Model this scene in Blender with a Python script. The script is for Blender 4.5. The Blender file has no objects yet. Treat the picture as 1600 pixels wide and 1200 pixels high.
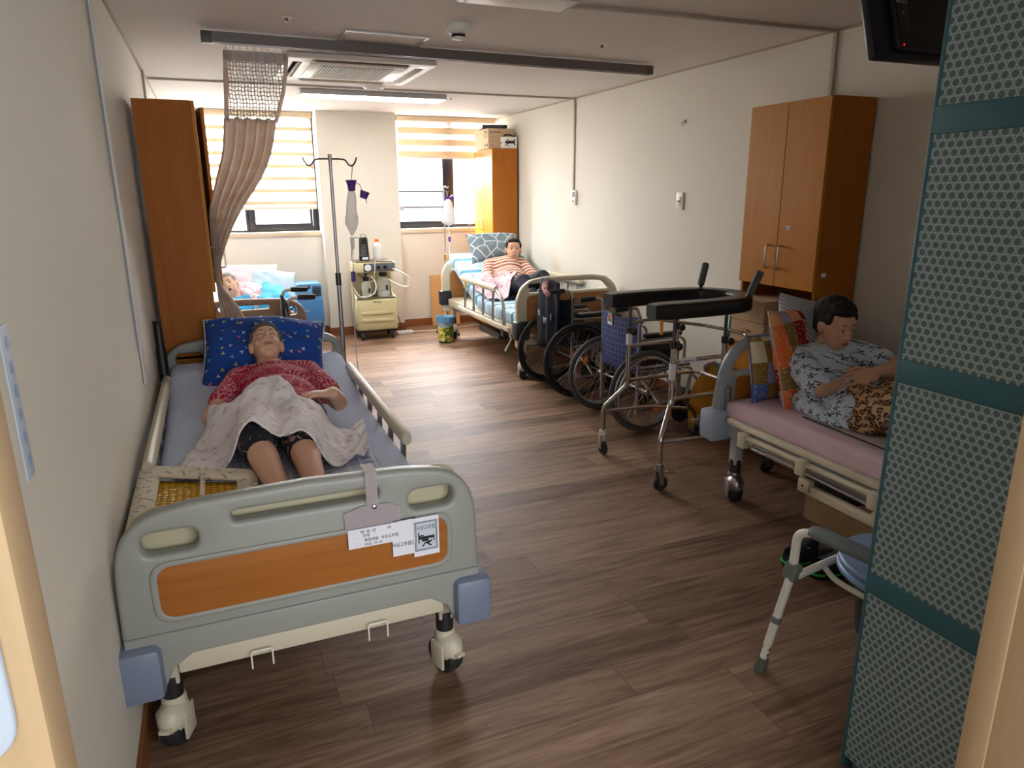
import bpy, bmesh, math, random
from mathutils import Vector, Matrix, Euler, noise
R = math.radians
PI = math.pi
random.seed(7)
sc = bpy.context.scene
col = sc.collection

# ------------------------------------------------------------------ camera
cam_d = bpy.data.cameras.new('camera')
cam_d.sensor_width = 36.0
cam_d.lens = 1099.92 / 1600 * 36.0
cam_d.clip_start = 0.02
cam = bpy.data.objects.new('camera', cam_d)
col.objects.link(cam)
YAW, PITCH, ROLL = 0.3934, 0.2673, -0.0062
fwd = Vector((math.sin(YAW) * math.cos(PITCH), math.cos(YAW) * math.cos(PITCH), -math.sin(PITCH)))
rgt = Vector((math.cos(YAW), -math.sin(YAW), 0))
upv = rgt.cross(fwd)
r2 = math.cos(ROLL) * rgt + math.sin(ROLL) * upv
u2 = -math.sin(ROLL) * rgt + math.cos(ROLL) * upv
cam.matrix_world = Matrix(((r2.x, u2.x, -fwd.x, 0), (r2.y, u2.y, -fwd.y, 0), (r2.z, u2.z, -fwd.z, 1.5), (0, 0, 0, 1)))
sc.camera = cam

# ------------------------------------------------------------------ world, lights, exposure
w = bpy.data.worlds.new('daylight')
sc.world = w
w.use_nodes = True
_bg = w.node_tree.nodes['Background']
_tc = w.node_tree.nodes.new('ShaderNodeTexCoord')
_sx = w.node_tree.nodes.new('ShaderNodeSeparateXYZ')
_rp = w.node_tree.nodes.new('ShaderNodeValToRGB')          # pale ground below, bright overcast sky above
_rp.color_ramp.elements[0].position, _rp.color_ramp.elements[0].color = 0.0, (0.55, 0.56, 0.56, 1)
_rp.color_ramp.elements[1].position, _rp.color_ramp.elements[1].color = 0.12, (0.88, 0.94, 1.0, 1)
w.node_tree.links.new(_tc.outputs['Generated'], _sx.inputs[0])
w.node_tree.links.new(_sx.outputs[2], _rp.inputs[0])
w.node_tree.links.new(_rp.outputs[0], _bg.inputs[0])
_bg.inputs[1].default_value = 2.5


def area_light(name, loc, rot, sx, sy, power, color=(1, 1, 1)):
    d = bpy.data.lights.new(name, 'AREA')
    d.shape = 'RECTANGLE'
    d.size, d.size_y, d.energy, d.color = sx, sy, power, color
    o = bpy.data.objects.new(name, d)
    col.objects.link(o)
    o.location, o.rotation_euler = loc, rot
    return o


# daylight arriving at the two windows from outside
area_light('daylight_window_1', (0.42, 8.85, 2.45), (R(-58), 0, 0), 1.7, 1.6, 272, (0.97, 0.98, 1.0))
area_light('daylight_window_2', (2.45, 8.85, 2.45), (R(-58), 0, 0), 1.6, 1.6, 272, (0.97, 0.98, 1.0))
# fill panel added behind the camera to brighten near surfaces, and the corridor's ceiling lamp
area_light('corridor_fill', (0.9, -1.95, 1.35), (R(90), 0, 0), 3.2, 1.7, 27, (0.92, 0.97, 1.0))
area_light('corridor_lamp', (0.35, -0.9, 2.26), (0, 0, 0), 1.2, 0.3, 3, (0.9, 0.96, 1.0))

vs = sc.view_settings
vs.view_transform = 'Standard'
vs.look = 'None'
vs.gamma = 1.0
vs.use_curve_mapping = False
vs.exposure = 1.76
sc.cycles.use_denoising = True
sc.cycles.max_bounces = 10
sc.cycles.diffuse_bounces = 6
sc.cycles.transparent_max_bounces = 16
sc.cycles.sample_clamp_indirect = 6.0
sc.cycles.caustics_reflective = False
sc.cycles.caustics_refractive = False


# ------------------------------------------------------------------ mesh helpers
class MB:
    """collects shapes into one mesh"""

    def __init__(s):
        s.bm = bmesh.new()

    def _xf(s, vs_, m):
        if m is not None:
            for v in vs_:
                v.co = m @ v.co

    def box(s, c, d, bev=0.0, rot=None, seg=2):
        r = bmesh.ops.create_cube(s.bm, size=1.0)
        vs_ = r['verts']
        for v in vs_:
            v.co = Vector((v.co.x * d[0], v.co.y * d[1], v.co.z * d[2]))
        if bev > 0:
            es = list({e for v in vs_ for e in v.link_edges})
            b = min(bev, min(d) * 0.49)
            rr = bmesh.ops.bevel(s.bm, geom=es, offset=b, segments=seg, affect='EDGES', profile=0.5)
            vs_ = list({v for f in rr['faces'] for v in f.verts} | {v for v in vs_ if v.is_valid})
        m = Matrix.Translation(Vector(c))
        if rot is not None:
            m = m @ (rot if isinstance(rot, Matrix) else Euler([R(a) for a in rot]).to_matrix().to_4x4())
        s._xf(vs_, m)
        return s

    def ell(s, c, r, rot=None, u=20, v=12):
        if not hasattr(r, '__len__'):
            r = (r, r, r)
        q = bmesh.ops.create_uvsphere(s.bm, u_segments=u, v_segments=v, radius=1.0)
        m = Matrix.Translation(Vector(c))
        if rot is not None:
            m = m @ (rot if isinstance(rot, Matrix) else Euler([R(a) for a in rot]).to_matrix().to_4x4())
        m = m @ Matrix.Diagonal((r[0], r[1], r[2], 1))
        s._xf(q['verts'], m)
        return s

    def rings(s, rings, cap=True, closed=False):
        bm = s.bm
        L = [[bm.verts.new(p) for p in ring] for ring in rings]
        n = len(L[0])
        for a, b in zip(L, L[1:] + ([L[0]] if closed else [])):
            for i in range(n):
                bm.faces.new((a[i], a[(i + 1) % n], b[(i + 1) % n], b[i]))
        if cap and not closed:
            bm.faces.new(L[0][::-1])
            bm.faces.new(L[-1])
        return s

    def tube(s, pts, r, seg=10, closed=False, cap=True, flat=None):
        """pts: points; r: radius or list; flat: (a, b) scale of cross-section with up hint"""
        P = [Vector(p) for p in pts]
        n = len(P)
        rr = r if hasattr(r, '__len__') else [r] * n
        T = []
        for i in range(n):
            if closed:
                t = P[(i + 1) % n] - P[i - 1]
            else:
                t = P[min(i + 1, n - 1)] - P[max(i - 1, 0)]
            T.append(t.normalized())
        up = Vector((0, 0, 1)) if abs(T[0].z) < 0.9 else Vector((0, 1, 0))
        x = (up - T[0] * up.dot(T[0])).normalized()
        out = []
        for i in range(n):
            x = (x - T[i] * x.dot(T[i]))
            x = x.normalized() if x.length > 1e-6 else T[i].orthogonal().normalized()
            y = T[i].cross(x)
            fa, fb = flat if flat else (1, 1)
            out.append([P[i] + (x * math.cos(2 * PI * k / seg) * fa + y * math.sin(2 * PI * k / seg) * fb) * rr[i] for k in range(seg)])
        s.rings(out, cap, closed)
        return s

    def cyl(s, a, b, r, r2=None, seg=16):
        return s.tube([a, b], [r, r if r2 is None else r2], seg)

    def capsule(s, a, b, ra, rb, seg=14):
        A, B = Vector(a), Vector(b)
        d = (B - A)
        L = d.length
        d = d.normalized() if L > 1e-6 else Vector((0, 0, 1))
        pts, rad = [], []
        for k in range(6):
            t = PI / 2 * k / 5
            pts.append(A - d * ra * math.cos(t))
            rad.append(max(ra * math.sin(t), 1e-4))
        for k in range(1, 4):
            pts.append(A + (B - A) * k / 4)
            rad.append(ra + (rb - ra) * k / 4)
        for k in range(6):
            t = PI / 2 * k / 5
            pts.append(B + d * rb * math.sin(t))
            rad.append(max(rb * math.cos(t), 1e-4))
        return s.tube(pts, rad, seg)

    def lathe(s, prof, o=(0, 0, 0), axis='Z', seg=24, cap=True):
        out = []
        for r, h in prof:
            ring = []
            for k in range(seg):
                a = 2 * PI * k / seg
                c, d = r * math.cos(a), r * math.sin(a)
                p = {'Z': (c, d, h), 'Y': (d, h, c), 'X': (h, c, d)}[axis]
                ring.append(Vector(o) + Vector(p))
            out.append(ring)
        s.rings(out, cap)
        return s

    def torus(s, c, R0, r, axis='Y', seg=40, sub=10, flat=(1, 1)):
        pts = []
        for k in range(seg):
            a = 2 * PI * k / seg
            p = {'Y': (R0 * math.cos(a), 0, R0 * math.sin(a)), 'Z': (R0 * math.cos(a), R0 * math.sin(a), 0), 'X': (0, R0 * math.cos(a), R0 * math.sin(a))}[axis]
            pts.append(Vector(c) + Vector(p))
        out = []
        ax = {'Y': Vector((0, 1, 0)), 'Z': Vector((0, 0, 1)), 'X': Vector((1, 0, 0))}[axis]
        for p in pts:
            o = (p - Vector(c)).normalized()
            out.append([p + o * r * flat[0] * math.cos(2 * PI * j / sub) + ax * r * flat[1] * math.sin(2 * PI * j / sub) for j in range(sub)])
        s.rings(out, False, True)
        return s

    def prism(s, poly, a, b, plane='XZ'):
        """extrude a 2-D outline between a and b along the missing axis"""
        def P(u, v, t):
            return {'XZ': (u, t, v), 'XY': (u, v, t), 'YZ': (t, u, v)}[plane]
        bm = s.bm
        A = [bm.verts.new(P(u, v, a)) for u, v in poly]
        B = [bm.verts.new(P(u, v, b)) for u, v in poly]
        n = len(poly)
        for i in range(n):
            bm.faces.new((A[i], A[(i + 1) % n], B[(i + 1) % n], B[i]))
        bm.faces.new(A[::-1])
        bm.faces.new(B)
        return s

    def grid(s, G, thick=0.0):
        bm = s.bm
        V = [[bm.verts.new(p) for p in row] for row in G]
        fs = []
        for i in range(len(G) - 1):
            for j in range(len(G[0]) - 1):
                fs.append(bm.faces.new((V[i][j], V[i][j + 1], V[i + 1][j + 1], V[i + 1][j])))
        if thick:
            bmesh.ops.recalc_face_normals(bm, faces=fs)
            bmesh.ops.solidify(bm, geom=fs, thickness=thick)
        return s

    def build(s, name, m=None, parent=None, ang=40, smooth=True):
        bmesh.ops.recalc_face_normals(s.bm, faces=s.bm.faces[:])
        me = bpy.data.meshes.new(name)
        s.bm.to_mesh(me)
        s.bm.free()
        return link(name, me, m, parent, ang, smooth)


def link(name, me, m=None, parent=None, ang=40, smooth=True):
    if smooth:
        me.shade_smooth()
        if ang < 180:
            me.set_sharp_from_angle(angle=R(ang))
    if m is not None:
        me.materials.clear()
        me.materials.append(m)
    o = bpy.data.objects.new(name, me)
    col.objects.link(o)
    if parent is not None:
        o.parent = parent
    return o


def tag(o, label, cat, group=None):
    o['label'] = label
    o['category'] = cat
    if group:
        o['group'] = group
    return o


def thing(name, label, cat, loc=(0, 0, 0), rz=0.0, group=None):
    o = bpy.data.objects.new(name, None)
    o.empty_display_size = 0.1
    col.objects.link(o)
    o.location = loc
    o.rotation_euler = (0, 0, rz)
    return tag(o, label, cat, group)


def struct(o):
    o['kind'] = 'structure'
    return o


def copy_tree(o, parent=None):
    c = o.copy()
    col.objects.link(c)
    c.parent = parent
    for ch in list(o.children):
        copy_tree(ch, c)
    return c


def smooth_path(pts, n=6, closed=False):
    P = [Vector(p) for p in pts]
    out = []
    m = len(P)
    for i in range(m if closed else m - 1):
        p0 = P[i - 1] if (closed or i > 0) else P[0] * 2 - P[1]
        p1, p2 = P[i], P[(i + 1) % m]
        p3 = P[(i + 2) % m] if (closed or i + 2 < m) else P[-1] * 2 - P[-2]
        for k in range(n):
            t = k / n
            out.append(0.5 * ((2 * p1) + (p2 - p0) * t + (2 * p0 - 5 * p1 + 4 * p2 - p3) * t * t + (3 * p1 - p0 - 3 * p2 + p3) * t ** 3))
    if not closed:
        out.append(P[-1])
    return out


def fillet(pts, r=0.05, n=5, closed=False):
    """round the corners of a polyline"""
    P = [Vector(p) for p in pts]
    m = len(P)
    out = []
    for i in range(m):
        if not closed and i in (0, m - 1):
            out.append(P[i])
            continue
        a, b, c = P[i - 1], P[i], P[(i + 1) % m]
        q = min(r, (a - b).length * 0.49, (c - b).length * 0.49)
        s, e = b + (a - b).normalized() * q, b + (c - b).normalized() * q
        for k in range(n + 1):
            t = k / n
            out.append(s * (1 - t) ** 2 + b * 2 * t * (1 - t) + e * t * t)
    return out


def rrect(x0, z0, x1, z1, r, n=5):
    return [(p.x, p.y) for p in fillet([(x0, z0, 0), (x1, z0, 0), (x1, z1, 0), (x0, z1, 0)], r, n, True)]


def offset_poly(poly, d):
    """move a closed outline sideways by d (positive = outwards for a counter-clockwise outline)"""
    n = len(poly)
    out = []
    for i in range(n):
        p, q, r = Vector(poly[i - 1]), Vector(poly[i]), Vector(poly[(i + 1) % n])
        a, b = (q - p).normalized(), (r - q).normalized()
        na, nb = Vector((a.y, -a.x)), Vector((b.y, -b.x))
        m = na + nb
        m = m / max(m.length_squared, 0.4) * 2
        out.append((q.x + m.x * d, q.y + m.y * d))
    return out


def clean_poly(poly):
    out = []
    for p in poly:
        p = (p[0], p[1])
        if not out or (abs(p[0] - out[-1][0]) + abs(p[1] - out[-1][1])) > 1e-4:
            out.append(p)
    if abs(out[0][0] - out[-1][0]) + abs(out[0][1] - out[-1][1]) < 1e-4:
        out.pop()
    return out


def plate_mesh(outer, holes, thick, bev=0.0, res=3):
    """filled outline with holes, rounded edges; in local XY, thickness along Z"""
    bm = bmesh.new()
    tops, bots = [], []
    for k, poly in enumerate([outer] + list(holes)):
        poly = clean_poly(poly)
        ar = sum(poly[i - 1][0] * poly[i][1] - poly[i][0] * poly[i - 1][1] for i in range(len(poly)))
        if ar < 0:
            poly = poly[::-1]
        sg = 1 if k == 0 else -1
        h = thick / 2
        prof = [(0.0, h)] if bev <= 0 else [(-bev * (1 - math.sin(PI / 2 * t / res)), h - bev * (1 - math.cos(PI / 2 * t / res))) for t in range(res + 1)]
        prof = prof + [(o, -z) for o, z in prof[::-1]]
        L = []
        for o, z in prof:
            L.append([bm.verts.new((x, y, z)) for x, y in (offset_poly(poly, sg * o) if o else poly)])
        n = len(poly)
        for a, b in zip(L, L[1:]):
            for i in range(n):
                try:
                    bm.faces.new((a[i], a[(i + 1) % n], b[(i + 1) % n], b[i]))
                except ValueError:
                    pass
        tops += [bm.edges.get((L[0][i], L[0][(i + 1) % n])) for i in range(n)]
        bots += [bm.edges.get((L[-1][i], L[-1][(i + 1) % n])) for i in range(n)]
    for es, nz in ((tops, 1), (bots, -1)):
        bmesh.ops.triangle_fill(bm, use_beauty=True, use_dissolve=False, edges=es, normal=(0, 0, nz))
    bmesh.ops.recalc_face_normals(bm, faces=bm.faces[:])
    me = bpy.data.meshes.new('plate')
    bm.to_mesh(me)
    bm.free()
    return me


M_XZ = Matrix(((1, 0, 0, 0), (0, 0, -1, 0), (0, 1, 0, 0), (0, 0, 0, 1)))   # local XY -> world XZ


def plate(name, outer, holes, thick, bev, m, parent=None, mat4=None, ang=40):
    me = plate_mesh(outer, holes, thick, bev)
    me.transform((mat4 if mat4 is not None else Matrix.Identity(4)) @ M_XZ)
    return link(name, me, m, parent, ang)


def text_mesh(body, size, mat4, ext=0.0004, align='CENTER', sx=1.0):
    cu = bpy.data.curves.new('tmp', 'FONT')
    cu.body = body
    cu.size = size
    cu.extrude = ext
    cu.align_x = align
    cu.align_y = 'CENTER'
    cu.resolution_u = 3
    o = bpy.data.objects.new('tmp', cu)
    col.objects.link(o)
    me = bpy.data.meshes.new_from_object(o.evaluated_get(bpy.context.evaluated_depsgraph_get()))
    bpy.data.objects.remove(o)
    bpy.data.curves.remove(cu)
    me.transform(mat4 @ Matrix.Diagonal((sx, 1, 1, 1)))
    return me


def join_meshes(name, meshes, m, parent=None):
    bm = bmesh.new()
    for me in meshes:
        bm.from_mesh(me)
    me = bpy.data.meshes.new(name)
    bm.to_mesh(me)
    bm.free()
    return link(name, me, m, parent, smooth=False)


def remeshed(mb, name, m, parent=None, voxel=0.006, smooth=4, fac=0.5):
    """merge overlapping shapes into one continuous skin"""
    me = bpy.data.meshes.new(name)
    bmesh.ops.recalc_face_normals(mb.bm, faces=mb.bm.faces[:])
    mb.bm.to_mesh(me)
    mb.bm.free()
    o = bpy.data.objects.new('tmp', me)
    col.objects.link(o)
    k = o.modifiers.new('r', 'REMESH')
    k.mode = 'VOXEL'
    k.voxel_size = voxel
    if smooth:
        k = o.modifiers.new('s', 'SMOOTH')
        k.factor = fac
        k.iterations = smooth
    me2 = bpy.data.meshes.new_from_object(o.evaluated_get(bpy.context.evaluated_depsgraph_get()))
    bpy.data.objects.remove(o)
    return link(name, me2, m, parent, 180)
# ------------------------------------------------------------------ materials
class E_:
    """expression over shader sockets"""

    def __init__(s, nt, v):
        s.nt, s.v = nt, v

    def _op(s, op, o=None, c=None):
        n = s.nt.nodes.new('ShaderNodeMath')
        n.operation = op
        for i, q in enumerate((s, o, c)):
            if q is None:
                continue
            q = q.v if isinstance(q, E_) else q
            if isinstance(q, (int, float)):
                n.inputs[i].default_value = q
            else:
                s.nt.links.new(q, n.inputs[i])
        return E_(s.nt, n.outputs[0])

    def __add__(s, o): return s._op('ADD', o)
    def __radd__(s, o): return s._op('ADD', o)
    def __sub__(s, o): return s._op('SUBTRACT', o)
    def __rsub__(s, o): return E_(s.nt, o)._op('SUBTRACT', s)
    def __mul__(s, o): return s._op('MULTIPLY', o)
    def __rmul__(s, o): return s._op('MULTIPLY', o)
    def __truediv__(s, o): return s._op('DIVIDE', o)
    def lt(s, o): return s._op('LESS_THAN', o)
    def gt(s, o): return s._op('GREATER_THAN', o)
    def fr(s): return s._op('FRACT')
    def fl(s): return s._op('FLOOR')
    def ab(s): return s._op('ABSOLUTE')
    def mx(s, o): return s._op('MAXIMUM', o)
    def mn(s, o): return s._op('MINIMUM', o)
    def sin(s): return s._op('SINE')
    def cos(s): return s._op('COSINE')
    def sq(s): return s._op('SQRT')
    def at(s, o): return s._op('ARCTAN2', o)
    def clamp(s): return s._op('MAXIMUM', 0.0)._op('MINIMUM', 1.0)


class Mat:
    def __init__(s, name, color=(0.8, 0.8, 0.8), rough=0.5, metal=0.0, **kw):
        s.m = bpy.data.materials.new(name)
        s.m.use_nodes = True
        s.nt = s.m.node_tree
        s.b = s.nt.nodes['Principled BSDF']
        s.set('Base Color', color)
        s.set('Roughness', rough)
        s.set('Metallic', metal)
        for k, v in kw.items():
            s.set(k.replace('_', ' '), v)
        s._co = {}

    def set(s, k, v):
        i = s.b.inputs[k]
        if isinstance(v, E_):
            v = v.v
        if isinstance(v, (int, float)):
            i.default_value = v
        elif isinstance(v, (tuple, list)):
            i.default_value = tuple(v) + ((1,) if len(v) == 3 else ())
        else:
            s.nt.links.new(v, i)

    def node(s, t, props=None, **ins):
        n = s.nt.nodes.new('ShaderNode' + t)
        for k, v in (props or {}).items():
            setattr(n, k, v)
        for k, v in ins.items():
            i = n.inputs[k.replace('_', ' ')]
            if isinstance(v, E_):
                v = v.v
            if isinstance(v, bpy.types.NodeSocket):
                s.nt.links.new(v, i)
            else:
                i.default_value = v
        return n

    def co(s, kind='Object'):
        if kind not in s._co:
            s._co[kind] = s.nt.nodes.new('ShaderNodeTexCoord').outputs[kind]
        return s._co[kind]

    def xyz(s, kind='Object'):
        n = s.nt.nodes.new('ShaderNodeSeparateXYZ')
        s.nt.links.new(s.co(kind), n.inputs[0])
        return [E_(s.nt, n.outputs[i]) for i in range(3)]

    def vec(s, x, y, z=0.0):
        n = s.nt.nodes.new('ShaderNodeCombineXYZ')
        for i, q in enumerate((x, y, z)):
            if isinstance(q, E_):
                q = q.v
            if isinstance(q, (int, float)):
                n.inputs[i].default_value = q
            else:
                s.nt.links.new(q, n.inputs[i])
        return n.outputs[0]

    def mapped(s, scale=(1, 1, 1), kind='Object', rot=(0, 0, 0)):
        n = s.node('Mapping', Vector=s.co(kind))
        n.inputs['Scale'].default_value = scale
        n.inputs['Rotation'].default_value = rot
        return n.outputs[0]

    def noise(s, vec=None, scale=5.0, detail=3.0, rough=0.5, dist=0.0):
        n = s.node('TexNoise', Scale=scale, Detail=detail, Roughness=rough, Distortion=dist, Vector=vec if vec is not None else s.co())
        return E_(s.nt, n.outputs['Fac'])

    def ramp(s, f, stops, interp='LINEAR'):
        n = s.node('ValToRGB', Fac=f)
        cr = n.color_ramp
        cr.interpolation = interp
        while len(cr.elements) < len(stops):
            cr.elements.new(0.5)
        for e, (p, c) in zip(cr.elements, stops):
            e.position = p
            e.color = tuple(c) + (1,)
        return n.outputs[0]

    def mix(s, f, a, b):
        n = s.node('Mix', {'data_type': 'RGBA'})
        for i, q in ((0, f), (6, a), (7, b)):
            if isinstance(q, E_):
                q = q.v
            if isinstance(q, (int, float)):
                n.inputs[i].default_value = q
            elif isinstance(q, (tuple, list)):
                n.inputs[i].default_value = tuple(q) + (1,)
            else:
                s.nt.links.new(q, n.inputs[i])
        return n.outputs[2]

    def bump(s, h, strength=0.2, dist=0.01):
        n = s.node('Bump', Strength=strength, Distance=dist, Height=h)
        s.set('Normal', n.outputs[0])

    def vor(s, vec, scale, rnd=1.0, two=True, feat='F1'):
        n = s.node('TexVoronoi', {'voronoi_dimensions': '2D' if two else '3D', 'feature': feat}, Vector=vec, Scale=scale, Randomness=rnd)
        return n


def C(r, g, b):
    """sRGB 0-255 to linear"""
    def f(c):
        c /= 255.0
        return c / 12.92 if c <= 0.04045 else ((c + 0.055) / 1.055) ** 2.4
    return (f(r), f(g), f(b))


def simple(name, rgb, rough=0.5, metal=0.0, **kw):
    return Mat(name, C(*rgb), rough, metal, **kw).m


def fabric(name, rgb, scale=60.0, var=0.12, rough=0.9):
    a = Mat(name, C(*rgb), rough)
    c = C(*rgb)
    n = a.noise(scale=scale * 0.12, detail=4)
    a.set('Base Color', a.mix(n, tuple(x * (1 - var) for x in c), tuple(min(1, x * (1 + var)) for x in c)))
    a.bump(a.noise(scale=scale, detail=2) + a.noise(scale=9, detail=2) * 1.5, 0.35, 0.006)
    return a.m


def painted(name, rgb, rough=0.8, bump=0.05, scale=120):
    a = Mat(name, C(*rgb), rough)
    c = C(*rgb)
    a.set('Base Color', a.mix(a.noise(scale=1.3, detail=4), tuple(x * 0.95 for x in c), tuple(min(1, x * 1.03) for x in c)))
    a.bump(a.noise(scale=scale, detail=2), bump, 0.004)
    return a.m


def wood(name, dark, light, axis=2, rough=0.4, grain=9.0):
    a = Mat(name, C(*dark), rough)
    sca = [grain, grain, grain]
    sca[axis] = 0.7
    v = a.mapped(tuple(sca))
    f = a.noise(v, 1.6, 6, 0.6, 0.6)
    f2 = a.noise(a.mapped(tuple(x * 6 for x in sca)), 2.0, 2)
    a.set('Base Color', a.ramp(f * 0.8 + f2 * 0.2, [(0.32, C(*dark)), (0.68, C(*light))]))
    a.bump(f2, 0.05, 0.002)
    a.set('Specular IOR Level', 0.22)
    return a.m


# room
m_wall = painted('wall_paint', (220, 216, 206), 0.75)
m_ceil = painted('ceiling_board', (226, 221, 216), 0.85, 0.03, 60)
m_trimw = simple('white_trim', (226, 222, 212), 0.5)
m_sill = simple('sill_stone', (205, 186, 160), 0.4)
m_base = wood('skirting_wood', (120, 74, 44), (150, 98, 60), 0, 0.45)
m_jamb = wood('maple_frame', (172, 146, 114), (186, 160, 126), 2, 0.45, 14)


def floor_mat():
    a = Mat('vinyl_plank_floor', (0.2, 0.1, 0.06), 0.4)
    x, y, z = a.xyz()
    row = (y / 0.155).fl()
    off = E_(a.nt, a.node('TexWhiteNoise', {'noise_dimensions': '1D'}, W=row).outputs['Value'])
    xs = x / 1.1 + off * 7.3
    cell = a.vec(xs.fl(), row)
    rnd = E_(a.nt, a.node('TexWhiteNoise', {'noise_dimensions': '2D'}, Vector=cell).outputs['Value'])
    gv = a.vec(x * 1.1 + rnd * 9.0, y * 13.0 + rnd * 31.0, rnd * 5.0)
    g = a.noise(gv, 2.2, 7, 0.62, 0.9)
    g2 = a.noise(a.vec(x * 5.0, y * 90.0, rnd * 3.0), 2.0, 3)
    v = g * 0.75 + g2 * 0.2 + rnd * 0.2
    c = a.ramp(v, [(0.30, C(66, 48, 38)), (0.46, C(106, 81, 65)), (0.62, C(136, 109, 90)), (0.8, C(164, 136, 116))])
    ey = ((y / 0.155).fr() - 0.5).ab().gt(0.494)
    ex = (xs.fr() - 0.5).ab().gt(0.4988)
    a.set('Base Color', a.mix(ey.mx(ex) * 0.55, c, C(52, 36, 30)))
    a.set('Roughness', 0.46 + g2 * 0.2)
    a.bump(g2 * 0.5 + g + (x * 2.0).sin() * 0.0, 0.1, 0.003)
    a.set('Specular IOR Level', 0.2)
    return a.m


m_floor = floor_mat()

# plastics, metals
m_bedgrey = simple('bed_plastic_grey', (146, 148, 143), 0.42)
m_bedblue = simple('bed_plastic_pale_blue', (150, 158, 170), 0.42)
m_bedcream = simple('bed_plastic_cream', (214, 207, 186), 0.42)
m_bedtaupe = simple('bed_plastic_taupe', (168, 148, 132), 0.45)
m_bumper = simple('bumper_blue_grey', (116, 128, 150), 0.45)
m_bumperblk = simple('bumper_dark', (38, 42, 52), 0.5)
m_cream = simple('cream_metal', (200, 192, 172), 0.4)
m_white = simple('white_plastic', (232, 232, 228), 0.4)
m_whitemetal = simple('white_metal', (222, 220, 212), 0.35)
m_chrome = Mat('chrome', (0.62, 0.6, 0.58), 0.16, 1.0).m
m_steel = Mat('brushed_steel', (0.45, 0.45, 0.46), 0.32, 1.0).m
m_darksteel = simple('dark_steel', (86, 86, 90), 0.35, 0.9)
m_black = simple('black_plastic', (20, 20, 22), 0.45)
m_rubber = simple('tyre_rubber', (34, 34, 35), 0.75)
m_greyrub = simple('grey_tyre_rubber', (74, 76, 76), 0.7)
m_rubber_grey = simple('grey_foam', (84, 90, 98), 0.7)
m_vinyl = simple('black_vinyl', (16, 16, 18), 0.33)
m_paper = simple('paper', (226, 227, 238), 0.8)
m_ink = simple('ink', (24, 26, 34), 0.8)
m_orange_lens = simple('orange_reflector', (226, 112, 26), 0.25)
m_purple = simple('purple_plastic', (88, 52, 150), 0.4)
m_panelwood = wood('bed_panel_wood', (146, 88, 36), (170, 106, 50), 0, 0.4, 10)
m_cab = wood('cabinet_wood', (176, 110, 16), (194, 126, 26), 2, 0.45, 10)
m_cabside = wood('cabinet_side_wood', (156, 90, 26), (170, 102, 34), 2, 0.55, 10)
m_card = painted('cardboard', (192, 158, 122), 0.85, 0.08, 90)
m_cardlight = painted('pale_cardboard', (196, 172, 142), 0.85, 0.08, 90)
m_mdf = wood('mdf_board', (198, 156, 104), (214, 172, 120), 2, 0.6, 5)
m_glass = Mat('clear_bottle', C(206, 210, 206), 0.05, 0.0, Alpha=0.3).m
m_winframe = simple('window_frame_navy', (26, 28, 40), 0.4)
m_skin1 = Mat('skin', C(216, 170, 144), 0.55, 0.0, Subsurface_Weight=0.08).m
m_skin2 = Mat('skin_fair', C(212, 170, 144), 0.55, 0.0, Subsurface_Weight=0.08).m
m_hair_grey = simple('grey_hair', (150, 146, 140), 0.9)
m_hair_dark = simple('dark_hair', (34, 30, 30), 0.9)
m_hair_salt = simple('salt_pepper_hair', (88, 84, 82), 0.9)
m_lip = simple('lip', (170, 104, 96), 0.5)
m_brow = simple('brow', (84, 70, 62), 0.8)
m_sheet = fabric('blue_sheet', (204, 217, 244), 50, 0.05)
m_pinksheet = fabric('pink_sheet', (224, 196, 208), 50, 0.06)
m_greypad = fabric('grey_pad', (196, 190, 192), 60, 0.06)
m_navy = fabric('navy_cloth', (26, 28, 46), 60, 0.2)
m_teal = simple('teal_nylon', (18, 134, 158), 0.45)
m_yellow = fabric('yellow_cloth', (196, 142, 44), 40, 0.15)
m_whitecloth = fabric('white_cloth', (228, 224, 226), 50, 0.05)
m_skyblanket = fabric('sky_blue_cloth', (60, 168, 220), 30, 0.2)
m_concblue = simple('concentrator_blue', (66, 124, 184), 0.45)
m_concdark = simple('concentrator_dark', (58, 72, 96), 0.5)
m_suction = simple('suction_cream', (206, 198, 156), 0.45)
m_panelgrey = simple('panel_grey', (92, 100, 108), 0.4)


def pattern(name, fn, rough=0.9, bump=True):
    a = Mat(name, (0.5, 0.5, 0.5), rough)
    a.set('Base Color', fn(a))
    if bump:
        a.bump(a.noise(scale=60, detail=2) + a.noise(scale=10, detail=3) * 2.0, 0.35, 0.006)
    return a.m


def spots(a, vec, scale, radius, petals=0, depth=0.35, rnd=0.9):
    """mask of star / flower spots scattered in cells, and a random value per cell"""
    n = a.vor(vec, scale, rnd)
    sub = a.node('VectorMath', {'operation': 'SUBTRACT'})
    a.nt.links.new(vec, sub.inputs[0])
    a.nt.links.new(n.outputs['Position'], sub.inputs[1])
    sp = a.nt.nodes.new('ShaderNodeSeparateXYZ')
    a.nt.links.new(sub.outputs[0], sp.inputs[0])
    dx, dy = E_(a.nt, sp.outputs[0]), E_(a.nt, sp.outputs[1])
    d = E_(a.nt, n.outputs['Distance'])
    cs = a.nt.nodes.new('ShaderNodeSeparateColor')
    a.nt.links.new(n.outputs['Color'], cs.inputs[0])
    rv = E_(a.nt, cs.outputs[0])
    if petals:
        th = dy.at(dx) + rv * 6.0
        rad = (th * petals).cos() * depth + (1 - depth)
        mask = d.lt(rad * radius)
    else:
        mask = d.lt(radius)
    return mask, rv, d


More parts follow.
